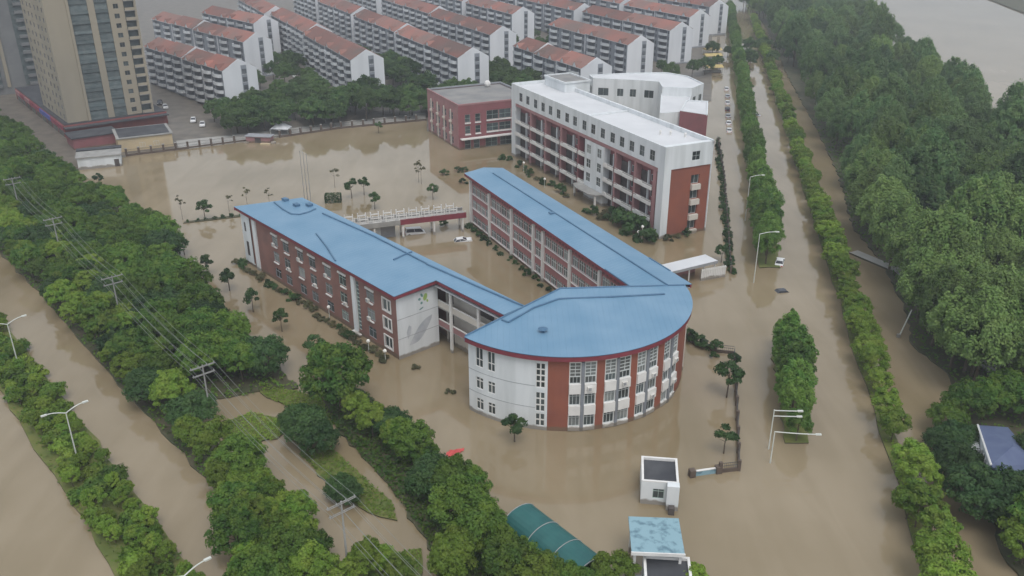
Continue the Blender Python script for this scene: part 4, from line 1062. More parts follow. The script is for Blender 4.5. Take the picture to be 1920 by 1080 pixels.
def zone(v, cuts):
    for lim, txt in cuts:
        if v < lim: return txt
    return cuts[-1][1]
BELT_Z = ((-225, 'toward the white hut'), (-185, 'opposite the sports ground'), (-150, 'opposite the far half of the brick wing'), (0, 'opposite the mural end of the brick wing'))
EAST_Z = ((112, 'beside the villa'), (150, 'opposite the curved school block'), (205, 'opposite the white canopy'), (270, 'opposite the dormitory'), (9999, 'beyond the dormitory'))
# belt between the west road and the school
def td_edge(s):
    pts_ = [(-420, 62), (-246, 61), (-234, 63), (-210, 64), (-184, 62), (-171, 59), (-155, 55.5), (-111, 54.5)]
    for (a, b), (c, d) in zip(pts_[:-1], pts_[1:]):
        if a <= s <= c: return b + (d - b) * (s - a) / (c - a)
    return 54
belt = [cd(s, 33.2) for s in (-400, -97)] + [cd(-97, 35.6), cd(-121, 36.6), cd(-123, 43), cd(-114, 52)] + [cd(s, td_edge(s) - 2.5) for s in (-116, -130, -155, -171, -184, -210, -234, -246, -400)]
pts = scatter(belt, lambda p: 3.4 if p[1] < 190 else 4.2, 330, 26000)
for x, y in pts:
    s_, t_ = x * Cc.x + y * Cc.y, x * Dd.x + y * Dd.y
    if t_ < 42 and s_ > -235 and random.random() < .75:
        tree('light', x, y, 'light green belt tree along the west road, ' + zone(s_, BELT_Z), 'light belt trees ' + zone(s_, BELT_Z), random.uniform(.75, 1.15), 'broadleaf_tree', .2)
    else:
        kn = 'belt' if random.random() < .8 else 'dense'
        nm = 'mid green' if kn == 'belt' else 'very dark'
        tree(kn, x, y, nm + ' broadleaf tree inside the belt, ' + zone(s_, BELT_Z), nm + ' belt trees ' + zone(s_, BELT_Z), random.uniform(.7, 1.18), 'broadleaf_tree', .2)
# row at the school boundary, lower middle
for (u, v, kn, sc) in [(640, 770, 'belt', 1.45), (615, 720, 'belt', .9), (700, 818, 'light', .75), (668, 800, 'light', .8), (735, 818, 'dense', .75), (745, 850, 'light', .85), (775, 868, 'belt', .8), (795, 878, 'belt', .6), (826, 912, 'dense', .6), (812, 930, 'dense', .95),
                       (850, 945, 'belt', .9), (880, 960, 'belt', .85), (900, 1000, 'belt', .75), (865, 1000, 'belt', 1.0), (935, 1055, 'belt', .72), (905, 1045, 'belt', .95), (975, 1085, 'belt', .72), (1020, 1108, 'belt', .66), (870, 1060, 'light', .95), (950, 1098, 'belt', .9), (1065, 1122, 'belt', .6), (1000, 1130, 'light', .9), (1105, 1135, 'belt', .6), (850, 1100, 'light', 1.0), (1150, 1105, 'light', .8), (1300, 1112, 'light', .6)]:
    x, y = g(u, v); tree(kn, x, y, {'belt': 'green', 'light': 'bright', 'dense': 'dark'}[kn] + ' boundary tree ' + zone(v, ((800, 'near the mural corner'), (880, 'up the bank from the red sheet'), (1000, 'between red sheet and tarpaulin shed'), (1070, 'beside the tarpaulin shed'), (9999, 'at the bottom edge below the shed'))), 'boundary trees ' + zone(v, ((800, 'near the mural'), (880, 'above the red sheet'), (1000, 'below the red sheet'), (1070, 'by the shed'), (9999, 'at the bottom edge'))), sc, 'boundary_tree', .1)
for (u, v, sc) in [(575, 830, .95), (600, 850, .75), (552, 812, .6)]:
    x, y = g(u, v); tree('dense', x, y, 'very dark rounded tree on the lawn beside the flooded lane', 'dark lawn trees', sc, 'lawn_tree', .1)
for (u, v, sc) in [(640, 935, .55), (655, 945, .5)]:
    x, y = g(u, v); tree('dense', x, y, 'small dark tree on the narrow grass island by the power line', 'island trees', sc, 'island_tree', .1)
# between west road and lanes, lower left
low = px_poly([(408, 905), (470, 905), (530, 945), (585, 1030), (605, 1085), (640, 1140), (480, 1140), (440, 1040)], 0)
for x, y in scatter(low, 2.6, 60): tree('light' if random.random() < .65 else 'belt', x, y, 'green bushy tree on the verge between west road and side lane', 'verge trees of the side lane', random.uniform(.65, .95), 'verge_tree', .1)
for (u, v, sc) in [(690, 1080, .7), (720, 1075, .6), (665, 1098, .6), (750, 1095, .6)]:
    x, y = g(u, v); tree('light', x, y, 'low bushy tree on the grass island at the bottom edge below the cables', 'bottom island trees', sc, 'island_tree', .1)
# west road median bushes
md = [cd(-420, 18.6), cd(-30, 17.8), cd(-30, 22.8), cd(-420, 23.2)]
for x, y in scatter(md, 1.7, 240, 90000, zt=1):
    if random.random() < .45: tree('light', x, y, 'small bright tree on the median of the west road', 'median trees of the west road', random.uniform(.34, .5), 'median_tree', .15)
    else: shrub('light' if random.random() < .5 else 'green', x, y, 'clipped green bush on the median of the west road', 'median bushes of the west road', random.uniform(.7, 1.15), .15)

# east road rows
y = 66.0
while y < 560:
    x = fx(y) + 22.3 + random.uniform(-.6, .6)
    big = 88 < y < 93
    if not (110.5 < y < 117.5 or 99 < y < 101.5 or 185 < y < 189):
        tree('young', x, y, 'bright young tree on the river-side road verge, ' + zone(y, EAST_Z), 'river-side road row ' + zone(y, EAST_Z), random.uniform(.95, 1.15) if y < 104 else random.uniform(.68, .98), 'roadside_tree', .1)
        if random.random() < .28: tree('young', x + random.uniform(-1.3, 1.3), y + 1.8, 'bright young tree on the river-side road verge, ' + zone(y, EAST_Z), 'river-side road row ' + zone(y, EAST_Z), random.uniform(.5, .75), 'roadside_tree', .1)
    y += random.uniform(3.9, 5.4) * (1 if y < 250 else 1.4)
for y, sc in [(104.5, .62), (108.5, .8), (112.5, .95), (116, 1.05), (120, 1.12), (124, 1.1), (128, 1.0), (131.5, .75)]:
    x = fx(y) + 8.6; tree('spire' if sc > .9 and y > 122 else 'upright', x + random.uniform(-.4, .4), y, 'dense upright tree in the short clump on the east road median', 'median clump near the gate', sc, 'median_tree', .1)
y = 170.0
while y < 600:
    x = fx(y) + 8.6 + random.uniform(-.7, .7)
    tree('upright', x, y, 'upright leafy tree in the long median row beside the dormitory road', 'long median row of the east road', random.uniform(1.0, 1.2) if y < 200 else random.uniform(.72, 1.0), 'median_tree', .1)
    y += random.uniform(3.6, 4.8) * (1 if y < 260 else 1.5)

# riverside forest
forest = [(230, 880), (160, 640)] + [(a + 2.5, b + 1.5) for a, b in fe] + [(68, 70)] + [(a - 4, b) for a, b in reversed(river)]
villa_c = g(1862, 880)
fp = [p for p in scatter(forest, lambda p: 5.2 if p[1] < 200 else (6.2 if p[1] < 330 else 8.0), 420, 16000, zt=9, mv=150) if math.hypot(p[0] - villa_c[0], p[1] - villa_c[1]) > 12 and p[1] > 112]
fp.sort(key=lambda p: p[1])
def near_line(p, line): return min(math.hypot(p[0] - (a[0] + (b[0] - a[0]) * t), p[1] - (a[1] + (b[1] - a[1]) * t)) for a, b in zip(line[:-1], line[1:]) for t in (0, .25, .5, .75, 1))
for u, v in [(1668, 545), (1690, 600), (1714, 652), (1748, 692), (1785, 708), (1640, 508), (1618, 472), (1604, 440), (1592, 402), (1725, 618), (1752, 655), (1802, 690), (1835, 702), (1872, 735), (1908, 768), (1700, 560)]:
    x, y = g(u, v); tree('willow', x + 3.0, y, 'tall tree on the forest edge by the lane, ' + zone(y, EAST_Z), 'lane-edge trees ' + zone(y, EAST_Z), random.uniform(.85, 1.05), 'forest_tree', .2, random.uniform(.95, 1.2))
for x, y in fp[:290]:
    if near_line((x, y), river) < 9: lb, gp = 'tall tree at the river-bank edge of the forest, ' + zone(y, EAST_Z), 'river-bank trees ' + zone(y, EAST_Z)
    elif near_line((x, y), fe) < 6: lb, gp = 'tall tree on the forest edge by the lane, ' + zone(y, EAST_Z), 'lane-edge trees ' + zone(y, EAST_Z)
    else: lb, gp = 'tall tree inside the dense riverside forest, ' + zone(y, EAST_Z), 'inner forest trees ' + zone(y, EAST_Z)
    o = tree('willow' if (y < 172 or random.random() < .3) else 'poplar', x, y, lb, gp, random.uniform(.68, 1.12), 'forest_tree', .2, random.uniform(.85, 1.3))
# trees round the villa, lower right
for (u, v, kn, sc) in [(1782, 905, 'dense', .9), (1828, 968, 'dense', 1.15), (1875, 985, 'dense', 1.1), (1900, 950, 'dense', .9), (1790, 850, 'dense', .8), (1770, 815, 'belt', .8), (1800, 800, 'belt', .9), (1840, 790, 'belt', .9), (1880, 775, 'belt', 1.0), (1915, 790, 'belt', 1.0), (1905, 1010, 'light', .9), (1915, 1060, 'light', 1.0), (1940, 900, 'dense', 1.0), (1935, 1040, 'belt', 1.1), (1760, 850, 'dense', .6)]:
    x, y = g(u, v); tree(kn, x, y, 'dark leafy garden tree around the blue-roofed villa', 'villa garden trees', sc, 'garden_tree', .2)

# estate trees
def clear(x, y):
    s_, t_ = x * A.x + y * A.y, x * B.x + y * B.y
    for s0, L_, t0 in ((-317, 78, 30), (-317, 60, 41), (-380, 100, 50), (-384, 60, 60), (-322.6, 152, 88), (-310, 142, 126), (-270.5, 60, 157), (-358, 78, 161), (-308, 70, 200.5), (-334.6, 80, 240), (-369, 62, 276)):
        if s0 - L_ - 2 < s_ < s0 + 3.5 and t0 - 3.5 < t_ < t0 + GW + 2.5: return False
    return True
ep = [ab(-312, 46), ab(-286, 62), ab(-286, 96), ab(-276, 130), ab(-262, 152), ab(-300, 157), ab(-300, 200), ab(-306, 310), ab(-430, 300), ab(-430, 50)]
near = [ab(-318, 40), ab(-283, 55), ab(-288, 92), ab(-320, 92)]
near2 = [ab(-308, 88), ab(-280, 96), ab(-276, 128), ab(-305, 126)]
near3 = [ab(-345, 138), ab(-262, 140), ab(-262, 153), ab(-345, 154)]
for pl_, n_ in ((near, 24), (near2, 16), (near3, 26)):
    for x, y in scatter(pl_, 4.3, n_):
        if clear(x, y): tree('estate', x, y, 'dark round tree between the estate blocks and the school fence', 'trees at the estate front', random.uniform(.85, 1.3), 'estate_tree', .2)
for pl_ in ([(395, 224), (530, 214), (530, 252), (425, 256)], [(500, 128), (556, 118), (610, 190), (520, 208)], [(720, 130), (770, 118), (815, 160), (735, 178)], [(915, 85), (1000, 118), (1010, 145), (930, 135)]):
    for x, y in scatter([g(u, v, .2) for u, v in pl_], 4.2, 13, 6000):
        if clear(x, y): tree('estate', x, y, 'dark round tree between the estate blocks and the school fence', 'trees at the estate front', random.uniform(.8, 1.2), 'estate_tree', .2)
for x, y in scatter(ep, 5.0, 150, 20000):
    if clear(x, y): tree('estate', x, y, 'small tree standing in a court between estate blocks', 'trees in the estate courts', random.uniform(.6, .95), 'estate_tree', .2)

# clipped trees and shrubs in the school grounds
for u, v in [(590, 672), (529, 622), (475, 585), (431, 545), (389, 515), (346, 478)]:
    x, y = g(u, v); tree('ball', x, y, 'clipped lollipop tree in the row beside the brick wing', 'clipped trees beside the brick wing', random.uniform(.95, 1.3), 'clipped_tree')
for u, v, lb, sc in [(965, 828, 'lone dark tree standing in water before the white curved wall', 1.25), (1357, 850, 'small leafy tree in the water left of the wall near the gate', 1.15), (1362, 745, 'larger dark tree by the boundary wall beside the road median', 1.5), (1342, 668, 'thin dark tree at the bend of the boundary wall', .8), (1375, 690, 'narrow dark tree touching the boundary wall corner', .75), (1352, 492, 'palm-like dark tree by the white canopy', 1.0), (187, 350, 'small dark tree standing clear at the belt tip', .9), (385, 412, 'leafy young tree on the flooded bank beyond the brick wing', 1.3), (812, 374, 'green young tree in the water by the footbridge', 1.0), (703, 392, 'conical green tree in the flooded garden near the footbridge', 1.1), (683, 366, 'slim dark tree in the flooded garden', 1.1), (660, 372, 'dense dark tree beside the square hedge', 1.35), (710, 250, 'small dark tree leaning at the back fence', 1.0)]:
    x, y = g(u, v); tree('ball', x, y, lb, None, sc, 'small_tree')
for u, v in [(343, 412), (430, 398), (465, 392), (506, 388), (785, 342), (790, 345), (628, 352)]:
    x, y = g(u, v); tree('sapling', x, y, 'thin half-bare sapling standing in the flooded sports ground', 'saplings in the flood', random.uniform(.9, 1.2), 'sapling')
# shrubs along the brick wing
for i in range(30):
    s_ = -167 + i * 1.95; x, y = cd(s_ + random.uniform(-.4, .4), 68.6 + random.uniform(-.5, .4))
    shrub('olive' if random.random() < .55 else 'dark', x, y, 'half-drowned shrub in the row under the brick wing windows', 'shrubs under the brick wing', random.uniform(.8, 1.25), -.2)
for i in range(16):
    x, y = ab(-178 + i * 3.1, 73.9 + random.uniform(-.3, .3)); shrub('dark', x, y, 'half-drowned shrub in the row along the courtyard classrooms', 'shrubs along the courtyard', random.uniform(.7, 1.1), -.2)
for u, v, sc, kn in [(1165, 424, 2.9, 'dark'), (1180, 434, 3.4, 'dark'), (1196, 444, 3.4, 'dark'), (1212, 452, 2.9, 'dark'), (1150, 412, 2.5, 'dark'), (1138, 405, 1.8, 'olive'), (1113, 402, 1.6, 'dark'), (1050, 362, 1.7, 'dark'), (1064, 370, 1.3, 'olive'), (995, 330, 1.6, 'dark'), (970, 312, 1.5, 'dark'), (1222, 452, 1.6, 'dark'), (1125, 412, 1.5, 'olive'), (1100, 398, 1.3, 'dark'), (1020, 345, 1.5, 'dark'), (1035, 348, 1.3, 'dark'), (1008, 338, 1.2, 'olive'), (982, 318, 1.2, 'dark'), (940, 298, 1.6, 'dark'), (955, 300, 1.2, 'dark'), (1252, 450, 1.5, 'olive'), (1270, 445, 1.2, 'olive'), (1285, 442, 1.3, 'dark')]:
    x, y = g(u, v); shrub(kn, x, y, 'rounded shrub in the drowned beds before the dormitory', 'shrubs before the dormitory', sc, -.2)
for u, v, sc in [(833, 328, 1.3), (858, 322, 1.1), (872, 322, 1.2), (868, 345, 1.4), (830, 422, 1.3)]:
    x, y = g(u, v); shrub('dark', x, y, 'round dark bush in the water near the classroom wing end', 'bushes near the classroom wing end', sc, -.1)
for u, v, lb in [(779, 692, 'brown half-sunk bush before the mural wall'), (844, 736, 'brown half-sunk bush left of the curved white wall')]:
    x, y = g(u, v); shrub('olive', x, y, lb, None, .95, -.25)
x, y = g(625, 378); hd = MB()
rng = np.random.default_rng(5); P_ = rng.uniform([-2, -1.3, 0], [2, 1.3, 2.0], (1500, 3)); ax_ = rng.integers(0, 5, 1500)
P_[ax_ == 0, 2] = 2.0; P_[ax_ == 1, 1] = -1.3; P_[ax_ == 2, 1] = 1.3; P_[ax_ == 3, 0] = -2; P_[ax_ == 4, 0] = 2
N_ = np.zeros((1500, 3)); N_[ax_ == 0, 2] = 1; N_[ax_ == 1, 1] = -1; N_[ax_ == 2, 1] = 1; N_[ax_ == 3, 0] = -1; N_[ax_ == 4, 0] = 1
v_, f_ = leaves(rng, P_, N_, .16); o = inst('hedge', mesh_np('hedge', v_, f_, ['leaf_dark'])); o.location = (x, y, 0); o.rotation_euler = (0, 0, .1)
tag(o, 'square clipped dark hedge standing in the flooded garden', 'hedge')

# ground cover under the belts and along the banks
def cover(name, label, poly, n, z, size, leaf, hmax=.7):
    rng = np.random.default_rng(len(poly) * 31 + n); xs_ = np.array([p[0] for p in poly]); ys_ = np.array([p[1] for p in poly])
    Q = rng.uniform([xs_.min(), ys_.min()], [xs_.max(), ys_.max()], (n * 6, 2)); keep = [q for q in Q if visible(q[0], q[1], 0) and inpoly(q, poly)][:n]
    if not keep: return
    Q = np.array(keep); P_ = np.column_stack([Q, z + hmax * rng.random(len(Q)) ** 2]); N_ = np.tile([0., 0., 1.], (len(Q), 1))
    v, f = leaves(rng, P_, N_, size); tag(inst(name, mesh_np(name, v, f, [leaf])), label, 'plants', kind='stuff')
cover('undergrowth', 'leafy green undergrowth covering the floor of the tree belt', [cd(s, 32) for s in (-330, -96)] + [cd(-96, 36), cd(-119, 38), cd(-112, 53), cd(-185, 61), cd(-262, 62), cd(-330, 62)], 14000, .25, .34, 'leaf_belt')
cover('median_grass', 'green ground cover on the west road median', [cd(-330, 17.6), cd(-30, 16.6), cd(-30, 23.6), cd(-330, 24.2)], 9000, .22, .26, 'leaf_light', .6)
cover('bank_plants', 'leafy plants covering the school side bank toward the gate', px_poly([(600, 700), (690, 740), (840, 880), (980, 1000), (1200, 1100), (830, 1120), (800, 1010), (720, 900), (620, 790)]), 9000, .25, .26, 'leaf_belt')
cover('forest_undergrowth', 'green undergrowth on the forest floor and villa garden', [p for p in fe if p[1] < 330] + [(64, 40), (150, 60), (150, 330)], 16000, .3, .34, 'leaf_belt')
for lw_ in ([(425, 790), (470, 772), (548, 790), (520, 822), (455, 834), (415, 820)], [(480, 715), (600, 745), (640, 800), (560, 770), (500, 745)], [(560, 850), (610, 830), (735, 940), (745, 975), (690, 960), (610, 900)], [(400, 880), (480, 860), (570, 950), (620, 1060), (620, 1120), (480, 1120), (440, 1000)], [(655, 1050), (790, 1028), (790, 1110), (645, 1110)]):
    cover('lawn_grass', 'rough grass on a flooded lawn by the side lane', px_poly(lw_), 1500, .2, .17, 'leaf_light', .3)
cover('verge_grass', 'grass and weeds along the east road verge', [(fx(50) + 21, 50), (fx(50) + 23.6, 50), (fx(330) + 23.6, 330), (fx(330) + 21, 330)], 6000, .2, .22, 'leaf_young', .5)

# ------------------------------------------------------------ power line
def pole_xy(s): return cd(s, 37.9 + (-110 - s) * .028)
PH = 10.9; poles = [-30, -70.5, -110, -151, -190, -226]
labels_p = ['', 'power pole rising from the dark island tree near the bottom edge', 'pale power pole with its full shaft visible beside the lawn', 'power pole among bright green trees of the belt', 'power pole with cross-arms amid the dark upper belt', 'farthest power pole near the picture edge in the belt']
arms = [(PH - .25, (-1.7, -.6, .6, 1.7)), (PH - 1.5, (-1.5, 0.0, 1.5))]
for s_, lb in zip(poles[1:], labels_p[1:]):
    x, y = pole_xy(s_); o = thing('power_pole', lb, 'power pole', (x, y), ANG_C, 'power poles in the tree belt')
    MB().tube((0, 0, -1), (0, 0, PH), .16, 'concrete', 8, .1).build('shaft', o)
    for z, offs in arms:
        for dx_ in (-.12, .12): MB().box(dx_ - .035, dx_ + .035, offs[0] - .15, offs[-1] + .15, z - .04, z + .04, 'concrete').build('cross_arm', o)
        for of in offs:
            MB().tube((0, of, z + .06), (0, of, z + .32), .09, 'insulator', 6, .05).build('insulator', o)
k = 0
names_o = ['outer west top', 'inner west top', 'inner east top', 'outer east top', 'west lower', 'middle lower', 'east lower']
for z, offs in arms:
    for of in offs:
        q = MB(); 
        for a, b in zip(poles[:-1], poles[1:]):
            pa, pb = Vector((*pole_xy(a), z + .32)), Vector((*pole_xy(b), z + .32)); dv = Vector((Dd.x * of, Dd.y * of, 0)); pr = None
            for i in range(9):
                t = i / 8; p = pa.lerp(pb, t) + dv; p.z -= 1.1 * 4 * t * (1 - t)
                if pr is not None: q.tube(pr, p, .021, 'cable', 4)
                pr = p
        tag(q.build('power_cable'), 'thin pale power cable, %s strand of the line over the belt' % names_o[k], 'cable', 'cables of the power line'); k += 1

# ------------------------------------------------------------ street lamps
def lamp(x, y, h, label, dirs, arm, rise=.8, rotz=0, group='street lamps', r=.11, z_arms=None):
    o = thing('street_lamp', label, 'street lamp', (x, y), rotz, group)
    MB().tube((0, 0, -1), (0, 0, h), r, 'lamp_pole', 8, r * .65).build('pole', o)
    for i, d in enumerate(dirs):
        za = h if z_arms is None else z_arms[i]
        q = MB(); pr = (0, 0, za - .05)
        for k in range(1, 6):
            t = k / 5; p = (d * arm * t, 0, za - .05 + rise * math.sin(t * 1.57)); q.tube(pr, p, .075, 'lamp_pole', 6); pr = p
        a = q.build('arm', o)
        MB().box(pr[0] - (.7 if d < 0 else .05), pr[0] + (.05 if d < 0 else .7), -.16, .16, pr[2] - .08, pr[2] + .1, 'lamp_pole').build('lamp_head', o)
for (u, v, lb) in [(147, 868, 'two-armed lamp on the west median, complete in view'), (36, 690, 'two-armed lamp on the west median at the picture edge')]:
    x, y = g(u, v); lamp(x, y, 8.2, lb, (-1, 1), 2.3, .7, math.atan2(Dd.y, Dd.x))
lamp(*cd(-74.2, 20.1), 7.9, 'two-armed lamp whose top just enters the bottom edge', (-1, 1), 2.3, .7, math.atan2(Dd.y, Dd.x))
x, y = g(1413, 530); lamp(x, y, 10.6, 'tall single-arm lamp standing in water at the median end', (1,), 3.0, .6, -.1)
x, y = g(1444, 868); lamp(x, y, 5.2, 'white pole with one long arm reaching over the flooded road', (1,), 5.6, -.25, -.05)
x, y = g(1441, 842); lamp(x, y, 6.6, 'white pole with two short parallel arms beside the median clump', (1, 1), 3.3, -.05, -.02, z_arms=(6.5, 5.6))
x, y = g(1397, 414); lamp(x, y, 11.0, 'lamp poking above the long median row near the dormitory', (1,), 2.6, .6, -.1)
x, y = g(1684, 632); o = thing('leaning_pole', 'slanted white pole at the water edge of the forest', 'pole', (x, y), 0)
MB().tube((0, 0, -.5), (1.6, .4, 5.2), .13, 'lamp_pole', 6, .1).build('shaft', o); MB().box(-.25, .25, -.25, .25, -.5, .6, 'concrete').build('footing', o)
for i, (u, v) in enumerate([(572, 382), (578, 385), (584, 388)]):
    x, y = g(u, v); o = thing('flagpole', 'slim grey flagpole, %s of three behind the brick wing roof' % ('leftmost', 'middle', 'rightmost')[i], 'flagpole', (x, y), 0, 'three flagpoles')
    MB().tube((0, 0, -1), (0, 0, 13.6), .11, 'concrete', 8, .06).build('pole', o); MB().ball((0, 0, 13.7), .13, 'concrete').build('finial', o)
for i, (u, v, h) in enumerate([(1203, 455, 3.6), (1196, 452, 2.0), (1021, 352, 2.2), (982, 322, 2.4), (692, 661, 2.0), (723, 679, 1.9), (618, 596, 2.0)]):
    x, y = g(u, v); o = thing('garden_lamp', ['white globe lamp on a tall post before the dormitory corner', 'low globe lamp in the big dormitory shrubs', 'globe lamp by the dormitory centre shrubs', 'globe lamp near the dormitory far corner', 'globe lamp under the brick wing, second from the mural', 'globe lamp nearest the mural corner', 'globe lamp at the middle of the brick wing shrubs'][i], 'lamp', (x, y), 0, 'globe lamps')
    MB().tube((0, 0, -1), (0, 0, h), .06, 'lamp_pole', 6).build('post', o); MB().ball((0, 0, h + .25), .34, 'globe').build('globe', o)

# ------------------------------------------------------------ fences and walls
def fence(name, label, pts_, pitch, post, panel, base=None, cat='fence'):
    o = thing(name, label, cat, pts_[0], 0); ox, oy = pts_[0]
    for a, b in zip(pts_[:-1], pts_[1:]):
        F_, L_ = facade((a[0] - ox, a[1] - oy), (b[0] - ox, b[1] - oy)); n = max(1, round(L_ / pitch)); w = L_ / n
        for i in range(n):
            inst('post', post, o, F_ @ T(i * w, 0)); p = inst('panel', panel, o, F_ @ T(i * w, 0)); p.scale = (w, 1, 1)
    return o
bp = MB().box(-.3, .3, -.3, .3, -1, 2.3, 'post_brown').box(-.36, .36, -.36, .36, 2.3, 2.42, 'concrete').mesh('post')
bpn = MB().box(0.02, .98, -.16, .16, -1, .62, 'post_brown')
for z in (1.0, 1.9): bpn.box(.02, .98, -.03, .03, z, z + .07, 'rail_dark')
for i in range(1, 12): bpn.box(i / 12 - .004, i / 12 + .004, -.02, .02, .62, 2.0, 'rail_dark')
fence('boundary_fence', 'brown railing fence with square posts along the back of the flooded ground', [g(*p) for p in [(238, 293), (440, 268), (470, 264)]] , 3.4, bp, bpn.mesh('panel'))
fence('boundary_fence', 'brown railing fence with square posts between white tent and red hall', [g(*p) for p in [(525, 258), (640, 241), (800, 226)]], 3.6, bp, bpn.mesh('panel'))
rp_ = MB().box(-.22, .22, -.22, .22, -1, 1.7, 'post_brown').mesh('post')
rpn = MB().box(.02, .98, -.12, .12, -1, .55, 'post_brown')
for z in (1.0, 1.45): rpn.box(.02, .98, -.03, .03, z, z + .06, 'rail_dark')
for i in range(1, 10): rpn.box(i / 10 - .005, i / 10 + .005, -.02, .02, .55, 1.5, 'rail_dark')
fence('roadside_wall', 'dark low wall with railing along the east road, from gate to wall bend', [g(1385, 882), g(1381, 760), g(1376, 664)], 4.2, rp_, rpn.mesh('panel'))
fence('roadside_wall', 'dark railing wall hidden in shrubs beside the dormitory road', [g(1370, 512), g(1357, 330), g(1345, 262)], 4.2, rp_, rpn.mesh('panel'))
fence('roadside_wall', 'short dark wall from the curved block to the wall bend', [g(1292, 640), g(1340, 660), g(1376, 664)], 4.0, rp_, rpn.mesh('panel'))
for i in range(44):
    v = 262 + i * 5.8; u = 1345 + 25 * (v - 262) / 250; x, y = g(u, v)
    shrub('dark', x + random.uniform(-.3, .3), y, 'dark shrub of the hedge line beside the dormitory road', 'hedge line by the dormitory road', random.uniform(.8, 1.2), -.1)
for u, v, sc in [(1300, 642, 1.5), (1310, 646, 1.4), (1296, 634, 1.3), (1320, 655, 1.0), (1340, 672, .9)]:
    x, y = g(u, v); shrub('dark', x, y, 'dark bush against the curved block beside the wall', 'bushes beside the curved block', sc, 0)
# sign wall at the gate
x, y = g(1297, 893); x2, y2 = g(1346, 886); ang = math.atan2(y2 - y, x2 - x); L_ = math.hypot(x2 - x, y2 - y)
o = thing('gate_sign', 'low pale blue sign wall between two dark pillars near the gate', 'sign', (x, y), ang)
MB().box(.4, L_ - .4, -.12, .12, -1, .75, 'cyan_roof').box(.4, L_ - .4, -.16, .16, .751, .85, 'white_trim').build('board', o)
for q in (0, L_): MB().box(q - .4, q + .4, -.4, .4, -1, 1.1, 'post_brown').build('pillar', o)
fence('roadside_wall', 'short dark stub wall joining sign and roadside wall', [g(1350, 886), g(1385, 882)], 2.2, rp_, rpn.mesh('panel'))

# ------------------------------------------------------------ gatehouses, canopy, tarpaulin shed
def gatehouse(p0, p1, depth, z, label, win=True):
    F_, L_ = facade(p0, p1); ang = math.atan2(p1[1] - p0[1], p1[0] - p0[0])
    o = thing('gatehouse', label, 'gatehouse', p0, ang); I = Matrix.Identity(4)
    hs_ = [(1.5, 2.95, 1.0, 2.5)] if win else []
    q = MB(); q.wall(L_, z, hs_, 'white_wall', I, z0=-1); q.box(0, L_, .35, depth, -1, z - .3, 'white_wall'); q.build('wall', o)
    q = MB(); q.box(0, L_, .002, .3, z - .3, z + .15, 'white_trim'); q.box(0, L_, depth - .3, depth, z - .3, z + .15, 'white_trim'); q.box(.002, .3, .3, depth - .3, z - .3, z + .15, 'white_trim'); q.box(L_ - .3, L_ - .002, .3, depth - .3, z - .3, z + .15, 'white_trim'); q.build('parapet', o)
    MB().box(.3, L_ - .3, .3, depth - .3, z - .29, z - .22, 'dark_roof').build('roof', o)
    for h in hs_: window(o, I, h[0], h[2], h[1] - h[0], h[3] - h[2], 2, 2, fr='frame_green', transom=.75)
    return o, L_
o, L_ = gatehouse((16.6, 90.6), (21.3, 90.0), 5.4, 3.5, 'white gatehouse with dark sunken roof standing alone in the flood')
MB().box(L_ - 1.5, L_ + .03, -1.0, -.003, -1, 3.75, 'white_wall').build('porch', o)
MB().box(L_ - 1.2, L_ - .45, -1.9, -1.1, -.5, 1.0, 'shade_room').build('bin', o)
o, L_ = gatehouse((13.9, 66.5), (19.1, 66.0), 10.6, 3.5, 'second white gatehouse cut by the bottom edge below the blue roof', False)
MB().box(-1.4, -.05, 6.6, 8.6, -1, 2.4, 'grey_trim').build('annex', o)
o = thing('canopy', 'square pale blue stained canopy roof over the gateway', 'canopy', (13.4, 75.9), math.atan2(-.35, 5.8))
MB().box(0, 5.9, 0, 6.1, 4.7, 4.95, 'cyan_roof').box(-.05, 5.95, -.15, 0, 4.6, 5.02, 'white_trim').build('roof', o)
for a, b in ((.4, .4), (5.5, .4), (.4, 5.7), (5.5, 5.7)): MB().box(a - .15, a + .15, b - .15, b + .15, -1, 4.69, 'white_trim').build('post', o)
# tarpaulin shed
ta, tb = Vector(g(972, 960, 1)), Vector(g(1100, 1060, 1)); ang = math.atan2((tb - ta).y, (tb - ta).x); L_ = (tb - ta).length + .6
o = thing('tarpaulin_shed', 'green barrel-vaulted tarpaulin shed behind the boundary trees', 'shed', ta, ang)
n = 14; rr, hh = 2.7, 1.9; q = MB(); pr = [(rr * math.cos(math.pi * i / n), hh * math.sin(math.pi * i / n)) for i in range(n + 1)]
for i in range(n):
    (a, z1), (b, z2) = pr[i], pr[i + 1]
    q.quad((0, a, z1), (L_, a, z1), (L_, b, z2), (0, b, z2), 'tarp_green'); q.quad((0, b * .97, z2 * .97), (L_, b * .97, z2 * .97), (L_, a * .97, z1 * .97), (0, a * .97, z1 * .97), 'tarp_green')
q.build('cover', o)
for x_ in (.06, L_ * .36, L_ * .68, L_ - .06):
    MB().path([(x_, a * 1.015, z * 1.015) for a, z in pr], .06, 'insulator', 5).build('rib', o)
